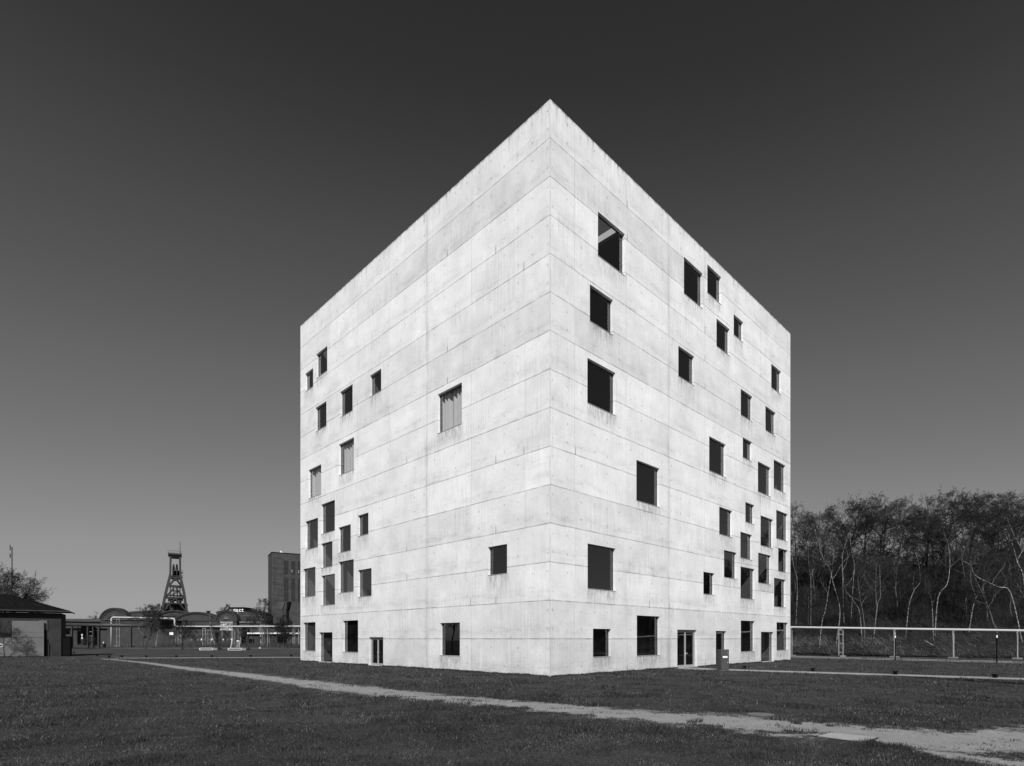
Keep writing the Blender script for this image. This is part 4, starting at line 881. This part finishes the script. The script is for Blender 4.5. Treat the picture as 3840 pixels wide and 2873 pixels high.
# winding tower
def headframe():
    Yh = 340; s = Site('winding_tower', 656, Yh, 'open steel winding tower with sheave wheels and a thin mast rising above the halls', 'winding tower'); s.o.rotation_euler = (0, 0, R(33.5)); K = math.cos(R(33.5)); X = lambda px: s.x(px) * K; Z = s.z
    q = lambda px, py: (540 + px / 5.518, 2000 + py / 5.518)
    def P(px, py, y=0.0): a, b = q(px, py); return (X(a), y, Z(b))
    Dp = 9.0
    for y in (-Dp / 2, Dp / 2):
        for pts in ([(370, 1640), (455, 1230), (545, 870), (552, 480)], [(890, 1640), (830, 1230), (750, 870), (746, 480)]):
            m = MB()
            for i, (a, b) in enumerate(zip(pts[:-1], pts[1:])):
                f0 = 1 if y < 0 else 1; yy = [y * (1.0 if i == 2 else 1.25 - .12 * i), y * (1.0 if i >= 1 else 1.13)]
                m.bar(P(*a, yy[0]), P(*b, yy[1]), 1.15 if i < 2 else .95, 1.1)
            m.build('leg', M_HEAD, s.o)
    for y in (-Dp / 2, Dp / 2):
        m = MB()
        for (x0, y0, x1, y1, w) in ((520, 1100, 775, 1100, .8), (560, 930, 740, 930, .8), (460, 1340, 815, 1340, .7), (400, 1460, 870, 1460, .7), (530, 1080, 625, 960, .6), (680, 960, 775, 1080, .6), (625, 960, 680, 960, .7),
                                    (470, 1310, 625, 1130, .55), (660, 1130, 820, 1330, .55), (395, 1590, 640, 1360, .6), (650, 1360, 865, 1610, .6), (560, 1290, 690, 1215, .4)):
            m.bar(P(x0, y0, y * 1.05), P(x1, y1, y * 1.05), w)
        m.build('cross_brace', M_HEAD, s.o)
    m = MB()
    for px in (545, 615, 690, 745): m.bar(P(px, 1640, 1.5), P(px, 1110, 1.5), .55)
    for py in (1190, 1290, 1385): m.bar(P(500 if py > 1250 else 540, py, 1.5), P(800 if py > 1250 else 750, py, 1.5), .7)
    for px in (505, 590, 610, 690, 765): m.bar(P(px, 1450, 0), P(px, 1380, 0), .4)
    m.build('shaft_guide', M_HEAD, s.o)
    m = MB(); a = P(500, 1345); b = P(805, 1400); m.box(a[0], b[0], -4, 4, b[2], b[2] + .9); m.build('landing', M_HEAD, s.o)
    # top platform, crane beam, mast
    m = MB(); a = P(500, 470); b = P(782, 435); m.box(a[0], b[0], -6, 6, a[2], b[2]); a2 = P(530, 510); b2 = P(765, 470); m.box(a2[0], b2[0], -5, 5, a2[2], b2[2] - .02); m.build('top_platform', M_HEAD, s.o)
    m = MB()
    for y in (-6, 6): 
        for k in range(8): x = a[0] + (b[0] - a[0]) * k / 7; m.bar((x, y, b[2]), (x, y, b[2] + 1.3), .1)
        m.bar((a[0], y, b[2] + 1.3), (b[0], y, b[2] + 1.3), .12)
    m.bar((a[0], -6, b[2] + 1.25), (a[0], 6, b[2] + 1.25), .1); m.build('railing', M_HEAD, s.o)
    m = MB(); m.tube([P(748, 440), P(748, 155)], [.2, .1], 6); m.build('mast', M_HEAD, s.o)
    for i, px in enumerate((612, 680)):
        m = MB(); c = P(px, 800); pts = [(c[0], 3.4 * math.cos(t), c[2] + 3.4 * math.sin(t) - 0.4) for t in np.linspace(0, 6.283, 25)]; m.tube(pts, .3, 6, False)
        for t in np.linspace(0, math.pi, 5)[:-1]: m.bar((c[0], 3.3 * math.cos(t), c[2] - .4 + 3.3 * math.sin(t)), (c[0], -3.3 * math.cos(t), c[2] - .4 - 3.3 * math.sin(t)), .18)
        m.build('sheave_wheel', M_HEAD, s.o)
        m = MB(); m.tube([P(px, 760, 0), P(px, 640, 0)], [.75, .4], 8); m.build('bearing_post', M_HEAD, s.o)
    m = MB(); a = P(585, 905); b = P(730, 775); m.box(a[0], b[0], -2.5, 2.5, a[2], b[2]); m.build('sheave_deck', M_DARK, s.o)
    m = MB(); a = P(555, 905); b = P(745, 890); m.box(a[0], b[0], -5, 5, a[2], b[2]); m.build('deck_floor', M_HEAD, s.o)
    m = MB(); a = P(760, 915); b = P(803, 905)
    m.box(a[0], b[0], -2, 2, a[2], b[2]); c = P(760, 815); d = P(803, 805); m.box(c[0], d[0], -2, 2, c[2], d[2])
    for px in (763, 783, 801): m.bar(P(px, 910, -2), P(px, 760, -2), .12)
    m.build('side_gallery', M_HEAD, s.o)
    m = MB(); m.box(P(405, 1450)[0], P(908, 1450)[0], 6, 20, -.2, P(400, 1452)[2]); m.build('shaft_hall', M_BRICK2, s.o)
    m = MB(); m.box(P(400, 1450)[0], P(912, 1450)[0], 5.6, 20.4, P(400, 1470)[2], P(400, 1448)[2]); m.build('hall_roof_edge', M_HEAD, s.o)
headframe()

# tall coal tower block
def block():
    s = Site('brick_tower_block', 1066, 300, 'tall flat-roofed dark brick tower block rising left of the cube', 'tower block'); X, Z = s.x, s.z
    Q = lambda px, py: (980 + px / 5.52, 2050 + py / 5.52)
    # prism whose left flank recedes: front runs slightly away to the right
    xa, xb = X(1019.5), X(1175); zt = Z(2072); slope = .10; W = xb - xa
    rot = math.atan2(14.0, W); fr = empty('tmp'); bpy.data.objects.remove(fr)
    def G(u, d, z): return (xa + u * math.cos(rot) - d * math.sin(rot), u * math.sin(rot) + d * math.cos(rot), z)
    def gbox(m, u0, u1, d0, d1, z0, z1):
        v = [G(u, d, z) for z in (z0, z1) for d in (d0, d1) for u in (u0, u1)]; m.add(v, [(0, 2, 3, 1), (4, 5, 7, 6), (0, 1, 5, 4), (2, 6, 7, 3), (0, 4, 6, 2), (1, 3, 7, 5)])
    # flank depth so its far edge projects at column 1006
    dep = 12
    m = MB(); gbox(m, 0, W + 4, 0, 16, -.2, zt); wall_ = m.build('wall', M_TBRICK, s.o)
    m = MB(); gbox(m, -.15, W + 4.2, -.15, 16.2, zt, zt + .35); m.build('roof_edge', M_ROOF, s.o)
    k = 300 / F; U = lambda px: (px - 1019.5) * k
    m = MB(); gbox(m, U(1027), U(1028), -.08, 0, 0, zt - 1); gbox(m, U(1060), U(1061), -.08, 0, 0, zt - 1)
    for i in range(15): z = zt - 3 - i * 2.75; gbox(m, U(1028.2), U(1059.8), -.06, 0, z, z + .16)
    m.build('frame_lines', M_HEAD, s.o)
    for c0 in (1061.5, 1085.5, 1109, 1133):
        for (y0, y1) in ((2099, 2150), (2164, 2184), (2186, 2215), (2218, 2252)):
            m = MB(); gbox(m, U(c0), U(c0 + 14), -.12, -.01, Z(y1), Z(y0)); w = m.build('window', M_WIN, s.o)
            m = MB()
            for j in range(1, 5): gbox(m, U(c0 + 14 * j / 5) - .06, U(c0 + 14 * j / 5) + .06, -.2, -.122, Z(y1), Z(y0))
            m.build('glazing_bars', M_HEAD, w)
    m = MB(); gbox(m, U(1087.5), U(1089), -.3, -.13, Z(2142), Z(2132)); m.build('vent_flap', M_PIPE, s.o); m = MB(); gbox(m, U(1111.5), U(1113), -.3, -.13, Z(2144), Z(2133)); m.build('vent_flap', M_PIPE, s.o)
    m = MB(); m.tube([G(U(1051), .3, zt + .3), G(U(1051), .3, zt + 1.3)], .35, 10); m.tube([G(U(1055.5), .3, zt + .2), G(U(1055.5), .3, zt + .7)], .25, 10); m.build('roof_beacon', M_SIGN, s.o)
    # lower wing with leaning conveyor pier
    m = MB(); gbox(m, -1.5, W, -6, -.4, -.2, Z(2345)); m.build('low_wing', M_TBRICK, s.o)
    c = Site('conveyor_pier', 1070, 262, 'dark inclined conveyor pier with cross beams in front of the tower block', 'conveyor pier')
    m = MB(); m.bar((c.x(1079), 0, -.1), (c.x(1078.5), 0, c.z(2285)), .9); m.disc_prism([(c.x(1077), c.z(2288)), (c.x(1083), c.z(2288)), (c.x(1090), c.z(2257)), (c.x(1080), c.z(2257))], -1, 1); m.build('pier', M_STEELB, c.o)
    m = MB()
    for y in (2284, 2311, 2325, 2338): m.bar((c.x(1034), 0, c.z(y)), (c.x(1076), 0, c.z(y)), .35)
    m.bar((c.x(1060), 0, -.1), (c.x(1060), 0, c.z(2284)), .35); m.build('cross_beam', M_HEAD, c.o)
    m = MB(); m.disc_prism([(c.x(1039), c.z(2258)), (c.x(1064), c.z(2258)), (c.x(1060), c.z(2276)), (c.x(1052), c.z(2284)), (c.x(1040), c.z(2280))], .8, 1.6); m.build('hopper_panel', M_ROOFG, c.o)
block()

# pipes of the left side
def left_pipeline():
    o = empty('pipeline', (-104.4, 171, 0)); tag(o, 'long pale pipe on galvanised frames with elbows, in front of the brick halls', 'pipeline')
    Pt = lambda px, py, Y: at(px, py, Y) - Vector((-104.4, 171, 0))
    def elbow(a, b, c, n=5):
        a, b, c = Vector(a), Vector(b), Vector(c); return [(a * (1 - t) ** 2 + b * 2 * t * (1 - t) + c * t * t) for t in [i / n for i in range(n + 1)]]
    r = .225; Yv = 176; p = [Pt(417.5, 2424, Yv), Pt(417.5, 2330, Yv)] + elbow(Pt(417.5, 2324, Yv), Pt(417.5, 2315, Yv), Pt(429, 2315, Yv)) + [Pt(520, 2316.5, 174.5), Pt(640, 2319.5, 172.6)] + elbow(Pt(646, 2319.7, 172.5), Pt(655, 2320, 172.5), Pt(655, 2328, 172.5)) + elbow(Pt(655, 2341, 172.5), Pt(655, 2349.6, 172.5), Pt(664, 2349.6, 172.3)) + [Pt(769, 2349.6, 171), Pt(1106, 2349, 158), Pt(1220, 2348.5, 153.5)]
    m = MB(); m.tube(p, r, 14); m.build('pipe', M_PIPE, o, True)
    for px, Y in ((657, 174), (769, 171), (880, 166.6), (990, 162.3), (1106, 158), (1225, 153)):
        q = at(px + 5, 2400, Y); h = at(px, 2356, Y).z
        for k, sx in enumerate((-.5, .5)):
            support_frame('support', o, (q.x + sx * 1.25 + 104.4, Y - 171 + k * .5, 0), R(20) if px < 800 else R(80), h, .75, 4, .07, .5)
    support_frame('support', o, (at(443, 2400, 175).x + 104.4, 175 - 171, 0), 0, at(443, 2322, 175).z, .82, 4, .055, .5)
left_pipeline()
def dark_bridge():
    Yb = 142; s = Site('pipe_bridge', 380, Yb, 'pair of dark pipes on dark steel posts running right from behind the brick outbuilding', 'pipe bridge'); X, Z = s.x, s.z
    m = MB(); m.tube([(X(150), 2.0, Z(2340)), (X(300), 1, Z(2343)), (X(540), 0, Z(2347))], .43, 16); m.build('pipe', M_DPIPE, s.o, True)
    m = MB(); m.tube([(X(150), 1.5, Z(2328)), (X(300), 1, Z(2330.5)), (X(440), 0, Z(2332.5)), (X(520), 0, Z(2335))], .15, 10); m.build('pipe', M_DPIPE, s.o, True)
    m = MB(); m.tube([(X(150), 3, Z(2357)), (X(366), 3, Z(2356.5))], .13, 10); m.tube([(X(150), 3, Z(2361.5)), (X(366), 3, Z(2361)) ], .18, 10); m.build('pipe', M_DPIPE, s.o, True)
    m = MB(); m.tube([(X(522), 0, Z(2350)), (X(523), 0, Z(2362)), (X(526), 0, Z(2370)), (X(537), 0, Z(2381)), (X(546), 0, Z(2391))], .3, 12); m.build('drop_pipe', M_DPIPE, s.o, True)
    for px, w in ((270, 4), (329, 4), (349, 4), (370, 6), (491, 4)): m = MB(); m.box(X(px - w / 2), X(px + w / 2), -.15, .25, -.1, Z(2350)); m.build('post', M_DPIPE, s.o)
    m = MB()
    for py in (2369, 2384.5, 2393, 2400): m.bar((X(335), .05, Z(py)), (X(347), .05, Z(py)), .09)
    m.build('rung', M_POST, s.o)
    m = MB(); m.box(X(291), X(332), 1, 2.2, Z(2384), Z(2345)); m.build('valve_box', M_DARK, s.o)
    c = Site('crossing_sign', 308, 120, 'small white X-shaped rail crossing sign below the dark pipe bridge', 'sign'); m = MB(); m.bar((c.x(306), 0, c.z(2396)), (c.x(310), 0, c.z(2378)), .09); m.bar((c.x(310), 0, c.z(2396)), (c.x(306), 0, c.z(2378)), .09); m.build('cross', M_SIGN, c.o); m = MB(); m.bar((0, .06, -.1), (0, .06, c.z(2380)), .05); m.build('post', M_STEELD, c.o)
dark_bridge()

# benches, signs, bollards
def bench(px, py, label):
    s = Site('hollow_bench', px, gy(py), label, 'bench', 'hollow white benches in front of the pipeline'); w, h, d, t = 1.34, .42, 1.6, .075
    m = MB(); m.box(-w, w, 0, d, 0, t); m.box(-w, w, 0, d, h - t, h); m.box(-w, -w + t, 0, d, t, h - t); m.box(w - t, w, 0, d, t, h - t); m.build('frame', M_WHITE, s.o)
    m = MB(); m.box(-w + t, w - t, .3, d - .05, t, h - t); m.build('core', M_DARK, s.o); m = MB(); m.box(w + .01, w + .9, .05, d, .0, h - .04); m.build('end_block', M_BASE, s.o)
bench(772.5, 2438, 'low hollow white bench, the left one of two in front of the pipeline'); bench(880, 2438.5, 'low hollow white bench, the right one nearer the cube, in front of the pipeline')
s = Site('direction_sign', 640, 150, 'small white rectangular sign on thin posts in front of the pipeline support', 'sign'); m = MB(); m.box(s.x(636), s.x(650), -.06, .0, s.z(2381), s.z(2371)); m.build('plate', M_SIGN, s.o); m = MB(); m.bar((s.x(638), .05, -.1), (s.x(638), .05, s.z(2372)), .06); m.bar((s.x(648), .05, -.1), (s.x(648), .05, s.z(2372)), .06); m.build('post', M_STEELD, s.o)
s = Site('information_stele', 388, 150, 'narrow pale information stele with a white square beside the dark pipe posts', 'sign'); m = MB(); m.box(s.x(385.5), s.x(390.5), 0, .25, 0, s.z(2405)); m.build('body', M_BASE, s.o); m = MB(); m.box(s.x(386), s.x(390), -.03, -.004, s.z(2414.5), s.z(2409)); m.build('plate', M_SIGN, s.o)
s = Site('leaning_sign', 868, 125, 'round pale sign on a leaning white pole above the right hollow bench', 'sign'); m = MB(); m.bar((s.x(864.5), 0, .0), (s.x(870), 0, s.z(2402)), .09); m.build('pole', M_SIGN, s.o); m = MB(); m.tube([(s.x(869.5), -.08, s.z(2398)), (s.x(869.5), -.03, s.z(2398))], .24, 16); m.build('disc', M_PIPE, s.o)
s = Site('white_gate', 893, 150, 'small white frame with a sign panel right of the pipeline support', 'sign'); m = MB(); m.bar((s.x(897), 0, -.1), (s.x(897), 0, s.z(2402)), .08); m.bar((s.x(889), 0, -.1), (s.x(889), 0, s.z(2402)), .05); m.build('post', M_SIGN, s.o); m = MB(); m.box(s.x(888), s.x(898), -.1, -.05, s.z(2405), s.z(2402)); m.build('plate', M_SIGN, s.o)
s = Site('boulder', 974, gy(2433), 'round white ball on the lawn edge below the pipeline', 'ball'); 
m = MB(); bm = bmesh.new(); bmesh.ops.create_icosphere(bm, subdivisions=2, radius=.17); me = bpy.data.meshes.new('stone'); bm.to_mesh(me); me.materials.append(M_SIGN); o = bpy.data.objects.new('stone', me); COL.objects.link(o); o.parent = s.o; o.location = (0, 0, .15)
for i, px in enumerate((395, 457, 481, 501, 506, 530, 577, 588)):
    s = Site('bollard', px, 150 + (i % 3), 'small dark bollard with a pale ring in the row before the brick block', 'bollard', 'bollards before the brick block'); m = MB(); m.tube([(0, 0, 0), (0, 0, 1.0)], .12, 10); m.build('post', M_STEELD, s.o); m = MB(); m.tube([(0, 0, .78), (0, 0, .88)], .13, 10); m.build('ring', M_POST, s.o)
a, b = gp(330, 2433.5), gp(1180, 2434.5)
m = MB(); m.bar((a.x, a.y + 6, .06), (b.x + 10, b.y + 6, .06), .3, .16); tag(m.build('kerb', M_SOFT), kind='structure')
m = MB(); m.quad((a.x - 20, a.y + 7, .006), (b.x + 30, b.y + 7, .006), (b.x + 30, b.y + 16, .006), (a.x - 20, a.y + 16, .006)); tag(m.build('road', M_ASPH), kind='structure')
# antenna mast behind the outbuilding
s = Site('antenna_mast', 45, 150, 'thin antenna mast with side aerials behind the roof of the outbuilding', 'antenna'); X, Z = s.x, s.z
m = MB(); m.bar((0, 0, 0), (0, 0, Z(2052)), .16); m.bar((X(38), 0, Z(2053.5)), (X(46), 0, Z(2053.5)), .14); m.bar((X(37), 0, Z(2084)), (X(45), 0, Z(2084)), .14); m.build('pole', M_STEELD, s.o)
for y0, y1 in ((2044, 2064), (2075, 2093)): m = MB(); m.bar((X(38), 0, Z(y1)), (X(38), 0, Z(y0)), .14); m.build('aerial', M_STEELD, s.o)

# trees of the left side
def site_tree(px, Y, top_py, seed, label, kw, mt, mc, r0=.2, counts=(6, 7, 5), n1=10, tw=.016, name='bare_tree', lean=(0, 0)):
    H = EYE + (HY - top_py) * Y / F; T, C = tree_mesh(seed, H, r0, counts=(counts[0], counts[1], counts[2], 4), n1=n1 + 4, tw=tw * 1.1, lean=lean, **kw); t = make_tree(name, T, C, mt, mc); t.location = ((px - CX) * Y / F, Y, 0); tag(t, label, 'tree'); return t
site_tree(-2, 112, 2128, 21, 'large bare tree with a dense rounded crown behind the outbuilding roof', dict(flat=.3, bare=.3, spread=1.25), M_TREE2, M_TWIG2, .3, (7, 7, 6), 13, .022)
site_tree(128, 135, 2203, 22, 'small feathery bare tree top just right of the antenna behind the roof', dict(flat=.0, bare=.25, spread=.55, upright=.6), M_TREE2, M_TWIG2, .2, (6, 6, 5), 10, .02, lean=(.06, 0))
site_tree(366, 230, 2297, 23, 'hazy small tree top behind the long shed', dict(flat=.3, bare=.3), M_TREE2, M_TWIG2, .2, (5, 5, 4), 9, .03)
site_tree(549, 118, 2290, 24, 'slender pale-trunked bare tree left of the headframe', dict(flat=.2, bare=.3, spread=.75), M_TREE2, M_TWIG2, .14, (6, 6, 5), 10, .012)
site_tree(536, 165, 2247, 25, 'bushy bare tree rising above the halls left of the headframe', dict(flat=.3, bare=.35, spread=.9), M_TREE2, M_TWIG2, .22, (6, 7, 6), 11, .02)
site_tree(586, 168, 2258, 26, 'pale birch standing right beside the foot of the headframe', dict(flat=.2, bare=.35, spread=.6, upright=.5), M_BIRCH, M_TWIG2, .13, (6, 6, 4), 10, .014, name='birch_tree')
site_tree(686, 116, 2322, 27, 'dark spreading tree in front of the pipeline below the barrel roof', dict(flat=.6, bare=.3, spread=1.25), M_TREE, M_TWIG, .17, (6, 6, 5), 9, .012)
site_tree(826, 240, 2243, 28, 'upright bushy tree behind the halls left of the lettered parapet', dict(flat=.1, bare=.2, spread=.6, upright=.5), M_TREE, M_TWIG, .25, (7, 7, 5), 12, .03)
site_tree(806, 158, 2280, 29, 'thin white birch in front of the hall with the ventilator', dict(flat=.1, bare=.4, spread=.4, upright=.4), M_BIRCH, M_TWIG2, .12, (5, 5, 4), 8, .012, name='birch_tree')
site_tree(980, 168, 2222, 30, 'tall white birch with drooping twigs left of the tower block', dict(flat=.1, bare=.3, spread=.62, droop=.25), M_BIRCH, M_TWIG2, .16, (7, 8, 6), 13, .014, name='birch_tree')
site_tree(930, 190, 2278, 31, 'small bare tree between the lettered parapet and the tall birch', dict(flat=.2, bare=.3, spread=.8), M_TREE2, M_TWIG2, .12, (6, 6, 5), 9, .018)
site_tree(1048, 140, 2300, 32, 'dense dark bush-like tree in front of the tower block', dict(flat=.3, bare=.2, spread=1.0), M_TREE, M_TWIG, .12, (7, 7, 5), 10, .015)
site_tree(1078, 138, 2316, 33, 'low dark tree nearest the left corner of the cube', dict(flat=.3, bare=.15, spread=1.1), M_TREE, M_TWIG, .12, (7, 7, 5), 10, .015)
site_tree(822, 119, 2345, 34, 'dark forked tree between the two hollow benches', dict(flat=.3, bare=.2, spread=.7, upright=.4), M_TREE, M_TWIG, .22, (5, 6, 4), 8, .012)
site_tree(936, 117, 2350, 35, 'slim dark tree right of the hollow benches', dict(flat=.2, bare=.3, spread=.7), M_TREE, M_TWIG, .12, (5, 6, 4), 8, .011)
site_tree(334, 122, 2385, 36, 'small twiggy bush on the lawn below the dark pipe bridge', dict(flat=.3, bare=.05, spread=1.6), M_TREE, M_TWIG2, .04, (6, 6, 4), 9, .01, name='bush')
rg = random.Random(12)
for i in range(16):
    px = (600, 632, 716, 735, 790, 843, 908, 918, 950, 1000, 1018, 1034, 1062, 1095, 1112, 1120)[i] + rg.uniform(-4, 4); Y_ = rg.uniform(150, 182)
    o = copy_tree(PR[i % 6]); o.location = ((px - CX) * Y_ / F, Y_, 0); k = rg.uniform(.32, .62); o.scale = (k,) * 3; o.rotation_euler = (0, 0, i * 1.3)
    tag(o, 'small bare tree in the shrubbery between the pale pipeline and the brick halls', 'tree', 'small bare trees before the brick halls')
# trees outside the left edge whose shadows fall on the outbuilding and which mirror in the panes
OFF = [(-71, 61, .95), (-79, 63, 1.0), (-66.5, 62, .8), (-62, 48, 1.0), (-52, 36, .9), (-66, 40, 1.05), (-47, 26, 1.0), (-58, 25, 1.0), (-85, 58, 1.0), (-44, 14, 1.0)]
for i, (x, y, sc_) in enumerate(OFF):
    o = copy_tree(PR[i % 5]); o.location = (x, y, 0); o.rotation_euler = (0, 0, i * 1.7); o.scale = (sc_,) * 3; tag(o, 'bare tree standing outside the left edge of the picture on the lawn', 'tree', 'bare trees on the lawn left of the view')
t = empty('bare_tree', (24.3, 25.0, 0)); tag(t, 'leaning bare tree just outside the right edge whose shadow crosses the gravel path', 'tree')
m = MB(); m.tube([(0, 0, -.2), (-.9, -.2, 2.2), (-2.2, -.5, 4.9), (-3.3, -.8, 7.6), (-4.3, -1.0, 10.0)], [.24, .2, .16, .11, .04], 9); m.build('trunk', M_TREE, t, True)
m = MB(); rg = random.Random(4)
for k in range(46):
    s_ = rg.uniform(.05, .95); p = Vector((-.9 - 3.4 * s_, -.2 - .8 * s_, 2.2 + 7.6 * s_)); d = Vector((rg.uniform(-.2, 1.0), rg.uniform(-.3, .3), rg.uniform(.1, .8))).normalized(); q = [p]
    for i in range(4): d = (d + Vector((rg.gauss(0, .2), rg.gauss(0, .2), 0))).normalized(); q.append(q[-1] + d * (1.5 - s_) * .36)
    m.tube(q, [.05, .04, .03, .02, .01], 5, False)
m.build('crown', M_TWIG, t)
def hedge():
    rs = np.random.RandomState(11); n = 9000; px = rs.uniform(600, 1127, n); Y = rs.uniform(150, 176, n); keep = fbm(px * .03, Y * .1, 3) > .42; px, Y = px[keep], Y[keep]; n = len(px)
    base = np.stack([(px - CX) * Y / F, Y, np.zeros(n)], 1); L = rs.uniform(.3, 1.6, n); d = np.stack([rs.normal(0, .4, n), rs.normal(0, .4, n), np.ones(n)], 1); tip = base + d * L[:, None]; w = np.array([.03, 0, 0])
    V = np.stack([base - w, base + w, tip], 1).reshape(-1, 3); o = np_mesh('shrubbery', V, np.arange(n * 3).reshape(-1, 3), blade_mat())
    at_ = o.data.attributes.new('tone', 'FLOAT', 'POINT'); at_.data.foreach_set('value', np.repeat(rs.uniform(.015, .07, n), 3).astype(np.float32)); tag(o, 'low twiggy shrubbery at the foot of the brick halls', 'shrubbery', kind='stuff')
hedge()

# ------------------------------------------------------------------ grass of the lawn
def grass():
    rs = np.random.RandomState(1); n = 760000
    Y = 1 / (1 / 9.2 + rs.rand(n) * (1 / 66 - 1 / 9.2)); X = (rs.uniform(-1.02, .95, n)) * Y * 1.0 + rs.normal(0, .2, n)
    cl = fbm(X * .9, Y * .9, 4); keep = cl + .35 * fbm(X * 5, Y * 5, 2) > rs.rand(n) * .62 + .22
    # not on the paths, not inside the cube
    pts = [((gp(x, a).x + gp(x, b).x) / 2, (gp(x, a).y + gp(x, b).y) / 2, (gp(x, a) - gp(x, b)).length / 2) for x, a, b in PATH]
    def off(pts, edge):
        k = np.ones(len(X), bool)
        for (x0, y0, w0), (x1, y1, w1) in zip(pts[:-1], pts[1:]):
            dx, dy = x1 - x0, y1 - y0; t = np.clip(((X - x0) * dx + (Y - y0) * dy) / (dx * dx + dy * dy), 0, 1); d = np.hypot(X - x0 - t * dx, Y - y0 - t * dy)
            # width in the depth direction -> across
            wv = (w0 + (w1 - w0) * t) * abs(dx) / math.hypot(dx, dy); k &= (d > wv * (.80 + edge * (fbm(X * 2.2, Y * 2.2, 3) - .5) * 3.4)) | ((rs.rand(len(X)) < .35) & (fbm(X * 1.6 + 3, Y * 2.4, 3) > .60))
        return k
    keep &= off(pts, .42)
    keep &= off([((gp(x, a).x + gp(x, b).x) / 2, (gp(x, a).y + gp(x, b).y) / 2, (gp(x, a) - gp(x, b)).length / 2) for x, a, b in PATH2], .42)
    ga, gb = Vector((9.75, 43.9)), Vector((e2.x, e2.y)); gdd = (gb - ga).normalized(); dist = np.abs((X - a_g.x) * -gdd.y + (Y - a_g.y) * gdd.x); keep &= dist > 1.02
    c, s = math.cos(ANG), math.sin(ANG); lx = (X + .2664) * c + (Y - 33.66) * s; ly = -(X + .2664) * s + (Y - 33.66) * c; keep &= ~((lx > -.02) & (ly > -.02))
    keep &= ~((np.abs(X - cc.x) < 1.6) & (np.abs(Y - cc.y) < .45) & (Y > 9)); keep &= np.hypot(X - p_m.x, Y - p_m.y) > .6
    X, Y, cl = X[keep], Y[keep], cl[keep]; n = len(X); tall = fbm(X * 1.3 + 40, Y * 1.3, 4)
    L = rs.uniform(.025, .075, n) * (.3 + 2.1 * np.clip(tall - .28, 0, 1)) * (1 + (tall > .66) * .5) * (1 + .012 * Y); th = rs.uniform(0, 6.283, n); tilt = rs.uniform(.1, 1.2, n)
    base = np.stack([X, Y, np.full(n, -.004)], 1); d = np.stack([np.cos(th) * tilt, np.sin(th) * tilt, np.ones(n)], 1); tip = base + d * L[:, None]; w = (.0032 + .00042 * Y)[:, None] * rs.uniform(.7, 1.3, n)[:, None]
    ph = rs.uniform(-.9, .9, n); sdv = np.stack([np.cos(ph), np.sin(ph), np.zeros(n)], 1) * w
    V = np.stack([base - sdv, base + sdv, tip], 1).reshape(-1, 3); o = np_mesh('grass', V, np.arange(n * 3).reshape(-1, 3), blade_mat())
    tone = rs.uniform(.014, .062, n) * (.35 + 1.35 * fbm(X * .45, Y * .45, 5)); dry = rs.rand(n) < (.012 + .30 * np.clip(fbm(X * 1.1 + 5, Y * 1.1 + 9, 3) - .52, 0, 1) * 2); tone = np.where(dry, rs.uniform(.09, .24, n), tone)
    at_ = o.data.attributes.new('tone', 'FLOAT', 'POINT'); at_.data.foreach_set('value', np.repeat(tone, 3).astype(np.float32)); tag(o, 'short patchy grass with dry blades covering the lawn in front of the cube', 'grass', kind='stuff')
a_g = gp(2740, 2512.5); p_m = gp(2853, 2681)
grass()
def wall_grass():
    rs = np.random.RandomState(8); n = 26000; side = rs.rand(n) < .5; u = rs.rand(n) ** .9 * 35.3; d = -np.abs(rs.normal(0, .10, n)) - .01; lx = np.where(side, u, d); ly = np.where(side, d, u)
    keep = ~(side & (u > 13.8) & (u < 17.0)) & ~(side & (u > 28.6) & (u < 31.7)) & ~(~side & (((u > 19) & (u < 21.5)) | ((u > 28.1) & (u < 31.1)))); lx, ly, u = lx[keep], ly[keep], u[keep]; n = len(lx)
    c, s = math.cos(ANG), math.sin(ANG); X = -.2664 + lx * c - ly * s; Y = 33.66 + lx * s + ly * c; L = rs.uniform(.03, .13, n) * (.35 + 1.4 * fbm(X * 1.2, Y * 1.2, 3))
    base = np.stack([X, Y, np.zeros(n)], 1); tip = base + np.stack([rs.normal(0, .3, n), rs.normal(-.15, .2, n), np.ones(n)], 1) * L[:, None]; w = np.array([.014, 0, 0]); V = np.stack([base - w, base + w, tip], 1).reshape(-1, 3)
    o = np_mesh('grass', V, np.arange(n * 3).reshape(-1, 3), blade_mat()); at_ = o.data.attributes.new('tone', 'FLOAT', 'POINT'); at_.data.foreach_set('value', np.repeat(rs.uniform(.015, .06, n), 3).astype(np.float32)); tag(o, 'ragged dark grass fringe along the foot of the cube walls', 'grass', kind='stuff')
wall_grass()
